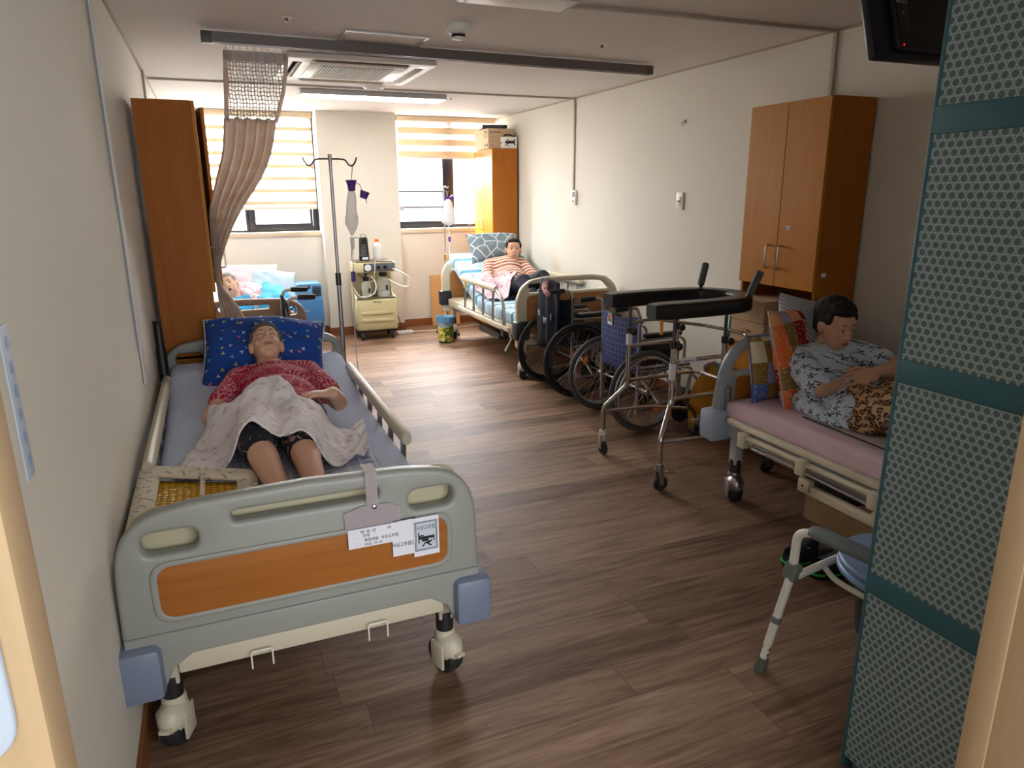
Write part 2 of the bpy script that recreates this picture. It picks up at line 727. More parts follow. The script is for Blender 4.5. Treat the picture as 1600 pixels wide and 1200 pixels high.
def f_blanket(a):
    x, y, z = a.xyz()
    v = a.vec(x, y)
    m1, r1, d1 = spots(a, v, 21.0, 0.24, 5, 0.6)
    ring = ((d1 - 0.33).ab().lt(0.022)) * r1.gt(0.75)
    c = a.mix(m1 * r1.gt(0.25) * 0.75, C(238, 232, 234), C(160, 128, 134))
    return a.mix(ring * 0.55, c, C(176, 150, 150))


def f_plaid(a):
    x, y, z = a.xyz()
    def bands(t, s):
        f = (t / s).fr()
        return f.lt(0.5) * 0.55
    def fine(t, s):
        return ((t / s).fr() - 0.5).ab().lt(0.14)
    b = (bands(x, 0.2) + bands(y, 0.2)) * 0.8
    c = a.mix(b.clamp(), C(206, 216, 232), C(144, 162, 206))
    wl = fine(x + 0.01, 0.05).mx(fine(y + 0.01, 0.05))
    return a.mix(wl * 0.7, c, C(238, 241, 248))


def f_redshirt(a):
    x, y, z = a.xyz()
    v = a.vec(x, y)
    n = a.vor(v, 9.0, 0.9)
    d = E_(a.nt, n.outputs['Distance'])
    rings = (d * 40.0 + a.noise(scale=14, detail=2) * 4.0).sin().gt(0.68)
    mk = a.noise(scale=9, detail=2).gt(0.5)
    sq = ((a.noise(scale=34, detail=1) - 0.5).ab()).lt(0.025)
    return a.mix((rings * mk).mx(sq * 0.8) * 0.75, C(166, 14, 52), C(226, 170, 188))


def f_hearts(a):
    x, y, z = a.xyz()
    v = a.vec(x, z)
    m1, r1, d1 = spots(a, v, 17.0, 0.17, 3, 0.4)
    cc = a.ramp(r1, [(0.0, C(236, 240, 245)), (0.45, C(120, 200, 220)), (0.65, C(222, 214, 70)), (0.85, C(226, 110, 120))], 'CONSTANT')
    return a.mix(m1, C(22, 72, 160), cc)


def f_stars(a):
    x, y, z = a.xyz()
    v = a.vec(y + x * 0.5, z + x * 0.3)
    m1, r1, d1 = spots(a, v, 21.0, 0.36, 5, 0.5)
    m2, r2, d2 = spots(a, a.vec(y + x * 0.5 + 7.3, z + x * 0.3 + 3.1), 44.0, 0.2, 4, 0.4)
    return a.mix((m1.mx(m2 * r2.gt(0.5))), C(206, 222, 242), C(26, 40, 84))


def f_leopard(a):
    x, y, z = a.xyz()
    v = a.vec(y + a.noise(scale=22) * 0.05, z + x * 0.6)
    n = a.vor(v, 34.0, 1.0)
    d = E_(a.nt, n.outputs['Distance'])
    n2 = a.noise(scale=45, detail=2)
    ring = (d - 0.36).ab().lt(0.11) * n2.gt(0.42)
    c = a.mix(ring, a.mix(d.lt(0.3), C(196, 160, 120), C(150, 106, 70)), C(36, 26, 22))
    return c


def f_stripes(a):
    x, y, z = a.xyz()
    t = z * 0.75 + y * 0.65 + a.noise(scale=5, detail=1) * 0.03
    return a.mix((t / 0.034).fr().lt(0.42), C(236, 224, 210), C(178, 78, 58))


def f_quilt(s1, s2):
    def f(a):
        x, y, z = a.xyz()
        cell = a.vec((x / 0.085 + s1).fl(), (z / 0.1 + s2).fl(), (y / 0.3).fl())
        r = E_(a.nt, a.node('TexWhiteNoise', {'noise_dimensions': '3D'}, Vector=cell).outputs['Value'])
        if s1 < 5:
            st = [(0.0, C(232, 206, 172)), (0.2, C(236, 120, 64)), (0.4, C(150, 20, 24)), (0.55, C(170, 160, 190)), (0.7, C(150, 118, 60)), (0.85, C(240, 170, 120))]
        else:
            st = [(0.0, C(90, 116, 190)), (0.3, C(228, 216, 120)), (0.5, C(150, 172, 214)), (0.65, C(150, 122, 60)), (0.8, C(226, 226, 190))]
        c = a.ramp(r, st, 'CONSTANT')
        sm = a.noise(scale=70, detail=2)
        return a.mix(sm.gt(0.6) * 0.35, c, C(236, 226, 210))
    return f


def f_checkblue(a):
    x, y, z = a.xyz()
    l1 = ((y / 0.22).fr() - 0.5).ab()
    c = a.mix(l1.lt(0.1), C(172, 200, 222), C(70, 140, 172))
    c = a.mix((l1 - 0.2).ab().lt(0.02), c, C(240, 244, 248))
    return a.mix(((x / 0.2).fr() - 0.5).ab().lt(0.03), c, C(120, 150, 170))


def f_geo(a):
    x, y, z = a.xyz()
    e = E_(a.nt, a.vor(a.vec(x, z + y * 0.4), 9.0, 1.0, True, 'DISTANCE_TO_EDGE').outputs['Distance'])
    return a.mix(e.lt(0.045), C(120, 140, 152), C(214, 222, 226))


def f_striped_grey(a):
    x, y, z = a.xyz()
    t = (z + x * 0.5 + a.noise(scale=6, detail=1) * 0.04) / 0.018
    return a.mix((t.fr() - 0.5).ab().lt(0.12), C(198, 204, 218), C(110, 122, 150))


def f_floralnavy(a):
    n = a.noise(scale=26, detail=3, dist=1.5)
    return a.ramp(n, [(0.0, C(24, 24, 36)), (0.52, C(28, 28, 42)), (0.58, C(140, 120, 120)), (0.64, C(150, 60, 60)), (0.7, C(40, 50, 80))], 'CONSTANT')


def f_pinkprint(a):
    n = a.noise(scale=30, detail=3, dist=2.0)
    return a.ramp(n, [(0.0, C(226, 204, 212)), (0.55, C(208, 164, 182)), (0.62, C(130, 110, 140))], 'CONSTANT')


def f_leafprint(a):
    x, y, z = a.xyz()
    m1, r1, d1 = spots(a, a.vec(x + z * 0.7, y + z * 0.7), 26.0, 0.34, 2, 0.6)
    return a.mix(m1 * 0.75, C(222, 214, 196), C(140, 132, 116))


def f_navyplaid(a):
    x, y, z = a.xyz()
    l = ((y / 0.035).fr() - 0.5).ab().lt(0.06).mx(((z / 0.035).fr() - 0.5).ab().lt(0.06))
    return a.mix(l, C(26, 44, 108), C(88, 110, 172))


def f_cane(a):
    x, y, z = a.xyz()
    s = 0.0195
    h = s * 1.732
    u1, v1 = (y / s).fr() - 0.5, (z / h).fr() - 0.5
    u2, v2 = (y / s + 0.5).fr() - 0.5, (z / h + 0.5).fr() - 0.5
    d1 = (u1 * u1 + v1 * v1 * 3.0).sq()
    d2 = (u2 * u2 + v2 * v2 * 3.0).sq()
    d = d1.mn(d2)
    dots = d.lt(0.33)
    def line(t, ww):
        return (t.fr() - 0.5).ab().lt(ww)
    e1, e2 = y / s + z / h, y / s - z / h
    lines = line(z / h * 2.0, 0.07).mx(line(e1, 0.06)).mx(line(e2, 0.06)).mx(line(y / s * 2.0, 0.04) * 0.6)
    c = a.mix(lines * 0.8, C(112, 135, 140), C(166, 183, 184))
    return a.mix(dots, c, C(80, 102, 106))


def f_bin(a):
    x, y, z = a.xyz()
    n = a.noise(scale=24, detail=3)
    g = a.ramp(n, [(0.0, C(60, 92, 30)), (0.42, C(128, 150, 40)), (0.52, C(214, 200, 96)), (0.6, C(236, 226, 190)), (0.66, C(196, 90, 40))], 'CONSTANT')
    return a.mix((z + a.noise(scale=12) * 0.06).gt(0.2), g, C(150, 180, 200))


m_blanket = pattern('blanket_print', f_blanket)
m_plaid = pattern('blue_plaid_pad', f_plaid)
m_redshirt = pattern('red_print_shirt', f_redshirt)
m_hearts = pattern('blue_heart_pillow', f_hearts)
m_stars = pattern('star_print_shirt', f_stars)
m_leopard = pattern('leopard_trousers', f_leopard)
m_stripes = pattern('red_striped_shirt', f_stripes)
m_quilt_warm = pattern('patchwork_warm', f_quilt(0.3, 0.2))
m_quilt_cool = pattern('patchwork_cool', f_quilt(9.4, 3.7))
m_checkblue = pattern('blue_check_sheet', f_checkblue)
m_geo = pattern('geometric_pillow', f_geo)
m_greystripe = pattern('grey_striped_pillow', f_striped_grey)
m_floralnavy = pattern('navy_floral_trousers', f_floralnavy)
m_pinkprint = pattern('pink_print_gown', f_pinkprint)
m_leafprint = pattern('leaf_print_quilting', f_leafprint)
m_navyplaid = pattern('navy_plaid_nylon', f_navyplaid, 0.55)
m_cane = pattern('cane_weave_vinyl', f_cane, 0.5, False)
m_tealstrap = simple('teal_strap', (46, 94, 106), 0.5)
m_bin = pattern('printed_bin', f_bin, 0.5, False)
def f_curtain(a):
    x, y, z = a.xyz()
    n = a.node('TexBrick', {'offset': 0.5}, Vector=a.vec(x, z), Scale=6.0)
    for k, v in (('Mortar Size', 0.0), ('Color1', C(222, 206, 192) + (1,)), ('Color2', C(232, 222, 214) + (1,))):
        n.inputs[k].default_value = v
    return n.outputs[0]


def curtain_mat():
    a = Mat('curtain_cloth', (0.5, 0.5, 0.5), 0.9)
    c = f_curtain(a)
    d, t = a.node('BsdfDiffuse', Color=c), a.node('BsdfTranslucent', Color=c)
    mx = a.nt.nodes.new('ShaderNodeMixShader')
    mx.inputs[0].default_value = 0.62
    a.nt.links.new(d.outputs[0], mx.inputs[1])
    a.nt.links.new(t.outputs[0], mx.inputs[2])
    a.nt.links.new(mx.outputs[0], a.nt.nodes['Material Output'].inputs[0])
    return a.m


m_curtain = curtain_mat()


def net_mat():
    a = Mat('curtain_net', C(186, 178, 172), 0.8)
    x, y, z = a.xyz()
    x = x + (z * 60.0).sin() * 0.002
    l = ((x / 0.016).fr() - 0.5).ab().gt(0.36).mx(((z / 0.02).fr() - 0.5).ab().gt(0.38))
    a.set('Alpha', l * 0.85 + 0.12)
    return a.m


m_net = net_mat()


def blind_mat(name, rgb, trans, tl):
    m = bpy.data.materials.new(name)
    m.use_nodes = True
    nt = m.node_tree
    nt.nodes.remove(nt.nodes['Principled BSDF'])
    out = nt.nodes['Material Output']
    d = nt.nodes.new('ShaderNodeBsdfDiffuse')
    t = nt.nodes.new('ShaderNodeBsdfTranslucent')
    p = nt.nodes.new('ShaderNodeBsdfTransparent')
    for n in (d, t):
        n.inputs[0].default_value = C(*rgb) + (1,)
    m1 = nt.nodes.new('ShaderNodeMixShader')
    m1.inputs[0].default_value = tl
    nt.links.new(d.outputs[0], m1.inputs[1])
    nt.links.new(t.outputs[0], m1.inputs[2])
    m2 = nt.nodes.new('ShaderNodeMixShader')
    m2.inputs[0].default_value = trans
    nt.links.new(m1.outputs[0], m2.inputs[1])
    nt.links.new(p.outputs[0], m2.inputs[2])
    nt.links.new(m2.outputs[0], out.inputs[0])
    return m


m_blind_op = blind_mat('blind_band', (204, 186, 158), 0.0, 0.16)
m_blind_sh = blind_mat('blind_sheer', (240, 236, 226), 0.35, 0.5)


def emis(name, rgb, st):
    a = Mat(name, C(*rgb), 0.5)
    a.set('Emission Color', C(*rgb))
    a.set('Emission Strength', st)
    return a.m


m_led = emis('led_diffuser', (255, 250, 242), 15.0)
m_redled = emis('red_led', (255, 40, 20), 0.25)
m_pane = Mat('window_glass', (1, 1, 1), 0.02, 0.0, Alpha=0.08).m


def amber_mat():
    a = Mat('amber_beads', C(206, 150, 20), 0.15)
    v = a.vor(a.vec(a.xyz()[0], a.xyz()[1]), 48.0, 0.2)
    d = E_(a.nt, v.outputs['Distance'])
    a.set('Base Color', a.ramp(d, [(0.0, C(250, 210, 60)), (0.5, C(206, 150, 14))]))
    a.bump(1 - d, 0.9, 0.012)
    return a.m


m_amber = amber_mat()
# ------------------------------------------------------------------ the room
XL, XR, YB, ZC = -0.327, 3.098, 7.857, 2.296
PX0, PX1, PY = 1.074, 1.891, 7.69


def wall(name, x0, y0, z0, x1, y1, z1, m, parent=None):
    o = MB().box(((x0 + x1) / 2, (y0 + y1) / 2, (z0 + z1) / 2), (x1 - x0, y1 - y0, z1 - z0)).build(name, m, parent, smooth=False)
    return struct(o)


wall('floor', -1.5, -2.2, -0.1, XR + 0.1, 8.06, 0.0, m_floor)
wall('ceiling', -1.5, -2.2, ZC, XR + 0.1, 8.06, ZC + 0.1, m_ceil)
wall('wall_left', XL - 0.1, 0.62, 0, XL, 8.06, ZC, m_wall)
wall('wall_right', XR, 0.62, 0, XR + 0.1, 8.06, ZC, m_wall)
mb = MB()
mb.box(((XL + PX0) / 2, YB + 0.1, 0.53), (PX0 - XL, 0.2, 1.06))
mb.box(((XR + PX1) / 2, YB + 0.1, 0.53), (XR - PX1, 0.2, 1.06))
struct(mb.build('wall_back', m_wall, smooth=False))
wall('wall_pier', PX0, PY, 0, PX1, 8.06, ZC, m_wall)
# front wall around the doorway, and the corridor behind the camera
mb = MB()
mb.box(((XL - 1.6) / 2, 0.56, ZC / 2), (XL + 1.6 - 0.0, 0.12, ZC))
mb.box(((1.24 + XR) / 2 + 0.05, 0.56, ZC / 2), (XR + 0.1 - 1.24, 0.12, ZC))
mb.box(((-0.327 + 1.24) / 2, 0.56, 2.2), (1.24 + 0.327, 0.12, ZC - 2.1))
struct(mb.build('wall_front', m_wall, smooth=False))
mb = MB()
mb.box((-1.55, -0.85, ZC / 2), (0.1, 2.7, ZC))
mb.box((XR + 0.05, -0.85, ZC / 2), (0.1, 2.7, ZC))
mb.box((0.8, -2.15, ZC / 2), (4.6, 0.1, ZC))
struct(mb.build('wall_corridor', m_wall, smooth=False))
# doorway trim
o = MB().box((1.21, 0.575, 1.05), (0.15, 0.17, 2.1), 0.004).box((1.138, 0.635, 1.05), (0.012, 0.045, 2.1), 0.003).build('trim_1', m_jamb)
struct(o)
# sliding door leaf at the left of the doorway with a pale recessed pull
d = bpy.data.objects.new('door_1', None)
col.objects.link(d)
d.location = (-0.3, 0.5, 0)
struct(d)
MB().box((0.0, 0.026, 1.03), (0.318, 0.052, 2.06), 0.006).build('door_leaf', m_jamb, d)
plate('pull_plate', rrect(0.02, 1.13, 0.143, 1.335, 0.03), [], 0.008, 0.003, simple('pale_blue_plate', (176, 188, 204), 0.35), d, Matrix.Translation((0, -0.003, 0)))
plate('sticker', rrect(0.085, 1.075, 0.112, 1.112, 0.012), [], 0.002, 0, simple('turquoise_sticker', (70, 170, 190), 0.4), d, Matrix.Translation((0, -0.002, 0)))
# skirting
t_ = 0.012
for n, bx in (('baseboard_left', (XL, 0.62, XL + t_, YB)), ('baseboard_right', (XR - t_, 0.62, XR, YB))):
    wall(n, bx[0], bx[1], 0, bx[2], bx[3], 0.085, m_base)
mb = MB()
for x0, x1, y0, y1 in ((XL, PX0, YB - t_, YB), (PX1, XR, YB - t_, YB), (PX0 - t_, PX1 + t_, PY - t_, PY), (PX0 - t_, PX0, PY, YB), (PX1, PX1 + t_, PY, YB)):
    mb.box(((x0 + x1) / 2, (y0 + y1) / 2, 0.0425), (x1 - x0, y1 - y0, 0.085))
struct(mb.build('baseboard_back', m_base, smooth=False))
# ceiling edge shadow-gap trim
mb = MB()
mb.box((XL + 0.006, 4.2, ZC - 0.005), (0.012, 7.2, 0.01)).box((XR - 0.006, 4.2, ZC - 0.005), (0.012, 7.2, 0.01))
struct(mb.build('trim_2', simple('grey_ceiling_edge', (172, 158, 142), 0.6), smooth=False))


def window(n, x0, x1, parts_):
    wn = bpy.data.objects.new('window_%d' % n, None)
    col.objects.link(wn)
    wn.location = (0, 8.0, 0)
    struct(wn)
    mb = MB()
    for a in parts_:
        mb.box(((a[0] + a[2]) / 2, 0, (a[1] + a[3]) / 2), (a[2] - a[0], a[4] if len(a) > 4 else 0.06, a[3] - a[1]), 0.004)
    mb.build('window_frame', m_winframe, wn)
    MB().box(((x0 + x1) / 2, 0.01, 1.7), (x1 - x0, 0.006, 1.18)).build('pane', m_pane, wn, smooth=False)
    MB().box(((x0 + x1) / 2, -0.055, 1.08), (x1 - x0 - 0.004, 0.22, 0.045), 0.004).build('window_sill', m_sill, wn)
    return wn


z1 = ZC - 0.001
w1 = window(1, XL, PX0, [(XL, 1.103, PX0, 1.125), (0.335, 1.12, 0.365, z1, 0.07), (0.365, 1.12, 0.43, z1), (0.43, 1.12, 0.985, 1.185), (0.985, 1.12, 1.05, z1), (1.05, 1.12, PX0, z1, 0.07), (XL, 1.12, XL + 0.03, z1), (XL, 2.24, PX0, z1)])
w2 = window(2, PX1, XR, [(PX1, 1.103, XR, 1.13), (PX1, 1.12, PX1 + 0.06, z1), (PX1 + 0.05, 1.12, 2.47, 1.18), (2.47, 1.12, 2.6, z1, 0.07), (2.6, 1.12, XR, 1.14), (3.05, 1.12, XR, z1), (PX1, 2.24, XR, z1)])
for z in (1.505, 1.335):
    MB().cyl((PX1 + 0.01, -0.05, z), (2.53, -0.05, z - 0.004), 0.010).build('guard_bar', simple('bar_grey', (70, 70, 76), 0.6), w2)


def blind(name, label, x0, x1, zb, bands, per):
    t = thing(name, label, 'blind', ((x0 + x1) / 2, 7.9, 0), 0, 'zebra roller blinds')
    wd = x1 - x0
    MB().box((0, 0.0, ZC - 0.03), (wd, 0.06, 0.055), 0.008).build('headrail', simple('blind_headrail', (196, 178, 154), 0.6), t)
    a, b = MB(), MB()
    z = ZC - 0.056
    for (zt, zl, op) in bands:
        (a if op else b).box((0, 0.012, (zt + zl) / 2), (wd - 0.02, 0.0015, zt - zl))
    a.build('opaque_bands', m_blind_op, t, smooth=False)
    b.build('sheer_bands', m_blind_sh, t, smooth=False)
    MB().box((0, 0.012, zb), (wd - 0.015, 0.016, 0.03), 0.006).build('bottom_bar', simple('blind_bar', (206, 200, 188), 0.5), t)
    return t


def band_list(z_top, zb, bright, tan):
    out, z = [(z_top + 0.03, z_top, 0)], z_top
    out = []
    z = ZC - 0.05
    out.append((z, z_top, 1))
    z = z_top
    k = 0
    while z > zb + 0.005:
        h = bright if k % 2 == 0 else tan
        out.append((z, max(z - h, zb), k % 2))
        z -= h
        k += 1
    return out


bl1 = blind('roller_blind', 'wide zebra roller blind in the window behind the gathered curtain', XL + 0.01, 1.066, 1.345, band_list(2.232, 1.35, 0.085, 0.037), 0)
bl2 = blind('roller_blind', 'short zebra roller blind over the window with metal guard bars', PX1 + 0.06, XR - 0.02, 1.868, band_list(2.236, 1.88, 0.055, 0.068), 0)
MB().tube([(0.63, 0.03, ZC - 0.06), (0.636, 0.035, 1.7), (0.63, 0.03, 1.16)], 0.003, 6).build('pull_cord', m_white, bl1)

# dried flower tied on the guard bar
t = thing('flower_ornament', 'small grey ribbon flower tied on the lower window guard bar', 'ornament', (1.975, 7.93, 1.325))
mb = MB()
for k in range(9):
    a = k * 0.7
    mb.ell((0.02 * math.cos(a), -0.01, 0.02 * math.sin(a)), (0.018, 0.006, 0.009), (0, -math.degrees(a), 0), 8, 6)
mb.build('petals', simple('grey_ribbon', (150, 146, 150), 0.8), t)
MB().cyl((0.0, -0.008, 0), (0.0, 0.012, 0.008), 0.006, seg=8).build('knot', simple('knot_grey', (110, 106, 110), 0.8), t)
t = thing('potted_plant', 'tiny potted plant on the sill beside the far wall cabinet', 'plant', (2.76, 7.9, 1.1025))
MB().lathe([(0.016, 0), (0.022, 0.035), (0.02, 0.035)], seg=12).build('pot', simple('dark_pot', (60, 56, 50), 0.7), t)
mb = MB()
for k in range(9):
    a = k * 2.4
    mb.ell((0.012 * math.cos(a), 0.012 * math.sin(a), 0.045 + 0.003 * k), (0.012, 0.005, 0.004), (20, -30, math.degrees(a)), 8, 6)
mb.build('leaves', simple('leaf_green', (60, 84, 52), 0.7), t)

# ------------------------------------------------------------------ ceiling fittings
# cassette air conditioner
t = thing('air_conditioner', 'white ceiling cassette air conditioner with dark slotted grille', 'air conditioner', (0.965, 5.06, ZC))
m_acw = simple('ac_white', (226, 224, 218), 0.45)
plate('panel', rrect(-0.455, -0.455, 0.455, 0.455, 0.02), [rrect(-0.30, -0.405, 0.30, -0.35, 0.012), rrect(-0.30, 0.35, 0.30, 0.405, 0.012), rrect(-0.405, -0.30, -0.35, 0.30, 0.012), rrect(0.35, -0.30, 0.405, 0.30, 0.012)], 0.03, 0.004, m_acw, t, Matrix.Translation((0, 0, -0.018)) @ M_XZ.inverted())
mb = MB()
for (x, y, sx, sy) in ((0, -0.377, 0.62, 0.07), (0, 0.377, 0.62, 0.07), (-0.377, 0, 0.07, 0.62), (0.377, 0, 0.07, 0.62)):
    mb.box((x, y, -0.003), (sx, sy, 0.004))
mb.build('outlet_recess', m_black, t, smooth=False)
for (x, y, sx, sy, rx, ry) in ((0, -0.37, 0.57, 0.045, 35, 0), (0, 0.37, 0.57, 0.045, -35, 0), (-0.37, 0, 0.045, 0.57, 0, -35), (0.37, 0, 0.045, 0.57, 0, 35)):
    MB().box((x, y, -0.03), (sx, sy, 0.004), 0.0015, (rx, ry, 0)).build('louver', simple('louver_beige', (186, 176, 156), 0.5), t)
MB().box((0, 0, -0.034), (0.6, 0.6, 0.008), 0.003).build('grille_frame', m_acw, t)
MB().box((0, 0.005, -0.0385), (0.46, 0.5, 0.002)).build('grille_backing', m_black, t, smooth=False)
mb = MB()
for k in range(25):
    mb.box((-0.225 + 0.01875 * k, 0.005, -0.0405), (0.0085, 0.5, 0.004))
mb.build('grille', m_acw, t, smooth=False)

# LED light
t = thing('ceiling_light', 'lit white linear ceiling light in front of the window pier', 'light', (1.36, 6.27, ZC))
MB().box((0, 0, -0.02), (1.2, 0.27, 0.04), 0.004).build('housing', simple('lamp_housing', (176, 176, 176), 0.4), t)
MB().prism([(-0.585, -0.105), (0.585, -0.105), (0.57, 0.12), (-0.57, 0.12)], -0.046, -0.0405, 'XY').build('diffuser', m_led, t, smooth=False)
for s in (-1, 1):
    MB().box((s * 0.6, 0, -0.024), (0.012, 0.25, 0.045), 0.004).build('end_cap', m_white, t)
# access hatch
t = thing('access_hatch', 'square ceiling access hatch with bright metal frame beside the curtain rail', 'hatch', (0.955, 4.14, ZC))
plate('hatch_frame', rrect(-0.225, -0.21, 0.225, 0.21, 0.002), [rrect(-0.205, -0.19, 0.205, 0.19, 0.002)], 0.012, 0.002, Mat('hatch_aluminium', (0.85, 0.85, 0.87), 0.25, 0.6).m, t, Matrix.Translation((0, 0, -0.006)) @ M_XZ.inverted())
MB().box((0, 0, -0.004), (0.41, 0.38, 0.008)).build('hatch_panel', m_ceil, t, smooth=False)
# smoke detector
t = thing('smoke_detector', 'round white smoke detector on the ceiling', 'smoke detector', (1.23, 3.63, ZC))
MB().lathe([(0.062, 0), (0.064, -0.006), (0.06, -0.032), (0.046, -0.043), (0.034, -0.045)], seg=28).build('body', m_white, t)
mb = MB()
for k in range(10):
    a = k * 2 * PI / 10
    mb.box((0.031 * math.cos(a), 0.031 * math.sin(a), -0.051), (0.006, 0.006, 0.016), 0, (0, 0, math.degrees(a)))
mb.lathe([(0.026, -0.044), (0.026, -0.06)], seg=16)
mb.build('sensor_chamber', m_black, t)
MB().lathe([(0.034, -0.058), (0.033, -0.066), (0.02, -0.07)], seg=24).build('cap', m_white, t)
# speaker disc
t = thing('ceiling_speaker', 'flat round ceiling disc between the air conditioner and lit lamp', 'speaker', (1.29, 5.9, ZC))
MB().lathe([(0.085, 0), (0.085, -0.006), (0.075, -0.014), (0.05, -0.016)], seg=32).build('rim', m_white, t)
MB().lathe([(0.06, -0.0165), (0.03, -0.02), (0.001, -0.02)], seg=24).build('centre', simple('disc_grey', (170, 166, 160), 0.5), t)
for lab, x, y in (('small sprinkler head on the ceiling above the curtain rail end', 0.43, 3.78), ('small sprinkler head on the bare ceiling near the right wall', 2.14, 3.8), ('small sprinkler head beside the end of the lit lamp', 2.05, 6.3)):
    t = thing('sprinkler', lab, 'sprinkler', (x, y, ZC), 0, 'ceiling sprinklers')
    MB().lathe([(0.026, 0), (0.026, -0.003), (0.012, -0.006), (0.012, -0.002)], seg=18).build('escutcheon', m_white, t)
    MB().lathe([(0.006, -0.003), (0.006, -0.014), (0.012, -0.016), (0.012, -0.018)], seg=12).build('nozzle', m_darksteel, t)

# surface raceways (cable ducts)
m_duct = simple('cable_duct', (178, 168, 158), 0.6)
m_ductw = simple('cable_duct_pale', (214, 214, 212), 0.6)


def duct(label, pts, w_=0.026, h_=0.014, m=m_duct):
    mb = MB()
    P = [Vector(p) for p in pts]
    for a, b in zip(P, P[1:]):
        d_ = b - a
        c = (a + b) / 2
        if abs(d_.z) > 0.5 * d_.length:
            mb.box(c, (h_, w_, d_.length + 0.01), 0.002)
        else:
            ang = math.degrees(math.atan2(d_.y, d_.x))
            mb.box(c, (d_.length + 0.006, w_, h_), 0.002, (0, 0, ang))
    o = mb.build('cable_duct', m)
    return tag(o, label, 'cable duct', 'surface cable ducts')


duct('long straight cable duct crossing the ceiling before the lit lamp, dropping down the right wall', [(XL + 0.02, 5.97, ZC - 0.007), (XR - 0.007, 5.97, ZC - 0.007), (XR - 0.007, 5.93, 1.49)])
duct('short bent cable duct at the ceiling corner above the left wardrobe', [(XL + 0.013, 5.62, ZC - 0.007), (XL + 0.007, 5.62, 1.95)], 0.03)
c_pts = [(1.22, 3.135), (1.45, 3.1), (1.7, 3.07), (1.9, 3.06), (2.03, 3.055), (2.5, 3.05), (XR - 0.008, 3.045)]
duct('slightly curved cable duct on the near ceiling, dropping down to the right wall cabinet', [(x, y, ZC - 0.007) for x, y in c_pts] + [(XR - 0.007, 3.03, 1.95)])
duct('pale twin cable duct running down the left wall to the near bed', [(XL + 0.006, 3.2, ZC - 0.01), (XL + 0.006, 3.18, 0.75)], 0.075, 0.008, m_ductw)
tag(MB().tube(smooth_path([(XL + 0.004, 3.13, ZC - 0.01), (XL + 0.006, 3.1, 1.9), (XL + 0.005, 3.12, 1.4), (XL + 0.006, 3.1, 0.9)], 6), 0.004, 6).build('wall_cable', simple('grey_cable', (150, 154, 160), 0.6)), 'thin grey cable beside the twin duct on the left wall', 'cable')
# ceiling fixture just in frame at the top
t = thing('unlit_fixture', 'pale unlit ceiling fixture cut by the top edge where the curved duct starts', 'light', (1.28, 2.96, ZC))
MB().box((0, 0, -0.02), (0.5, 0.22, 0.04), 0.01).build('housing', simple('fixture_grey', (186, 182, 190), 0.4), t)
MB().box((0, 0, -0.042), (0.44, 0.17, 0.006), 0.002).build('diffuser', m_white, t)
# curtain rail
t = thing('curtain_rail', 'grey metal curtain rail across the ceiling', 'curtain rail', (1.41, 4.21, ZC - 0.013), R(2.1))
ch = MB()
ch.prism([(-0.026, 0), (0.026, 0), (0.026, -0.052), (0.01, -0.052), (0.01, -0.046), (0.02, -0.046), (0.02, -0.006), (-0.02, -0.006), (-0.02, -0.046), (-0.01, -0.046), (-0.01, -0.052), (-0.026, -0.052)], -1.35, 1.35, 'YZ')
ch.build('channel', simple('rail_grey', (112, 106, 102), 0.45, 0.3), t, smooth=False)
for x in (-1.335, 1.335):
    MB().box((x, 0, -0.027), (0.05, 0.056, 0.054), 0.003).build('end_cap', simple('rail_cap', (84, 80, 78), 0.5), t)

# wall fittings on the right wall
t = thing('wall_socket', 'white wall socket with plugged adapter at the end of the dropping duct', 'socket', (XR, 5.92, 1.44))
MB().box((-0.012, 0, 0), (0.024, 0.075, 0.13), 0.005).build('plate', m_white, t)
MB().box((-0.03, 0, 0.03), (0.03, 0.04, 0.045), 0.006).build('adapter', m_white, t)
mb = MB()
mb.cyl((-0.0225, 0.012, -0.03), (-0.0255, 0.012, -0.03), 0.006, seg=10).cyl((-0.0225, -0.012, -0.03), (-0.0255, -0.012, -0.03), 0.006, seg=10)
mb.build('sockets', m_ink, t)
t = thing('wall_switch', 'white wall outlet plate alone on the right wall above the wheelchairs', 'socket', (XR, 4.31, 1.425))
MB().box((-0.008, 0, 0), (0.016, 0.075, 0.12), 0.005).build('plate', m_white, t)
MB().box((-0.017, 0, 0), (0.006, 0.045, 0.06), 0.002).build('insert', simple('socket_insert', (200, 200, 200), 0.4), t)
mb = MB()
mb.cyl((-0.0195, 0.01, 0), (-0.0215, 0.01, 0), 0.006, seg=10).cyl((-0.0195, -0.01, 0), (-0.0215, -0.01, 0), 0.006, seg=10)
mb.build('holes', m_ink, t)
t = thing('wall_hook', 'tiny metal hook high on the right wall', 'hook', (XR, 4.31, 1.957))
MB().lathe([(0.014, 0), (0.014, -0.005), (0.006, -0.012), (0.006, -0.02)], axis='X', seg=12).build('base', m_steel, t)
MB().tube(smooth_path([(-0.018, 0, 0), (-0.03, 0, -0.01), (-0.026, 0, -0.024), (-0.014, 0, -0.02)], 4), 0.003, 6).build('hook', m_steel, t)
# blue-printed sticker on the left wall by the door
t = thing('wall_sticker', 'long pale blue sticker strip on the left wall by the doorway', 'sticker', (XL, 1.33, 1.17))
MB().box((0.0015, 0, 0), (0.003, 0.05, 0.26), 0.001).build('strip', simple('sticker_pale_blue', (196, 210, 226), 0.5), t)
mb = MB()
for k in range(6):
    mb.ell((0.0035, 0.004, 0.1 - 0.04 * k), (0.001, 0.01, 0.012), None, 10, 6)
mb.build('print', simple('sticker_blue', (150, 176, 214), 0.5), t)
# ------------------------------------------------------------------ beds
def sym(pts):
    return pts + [(-x, z) for x, z in reversed(pts)]


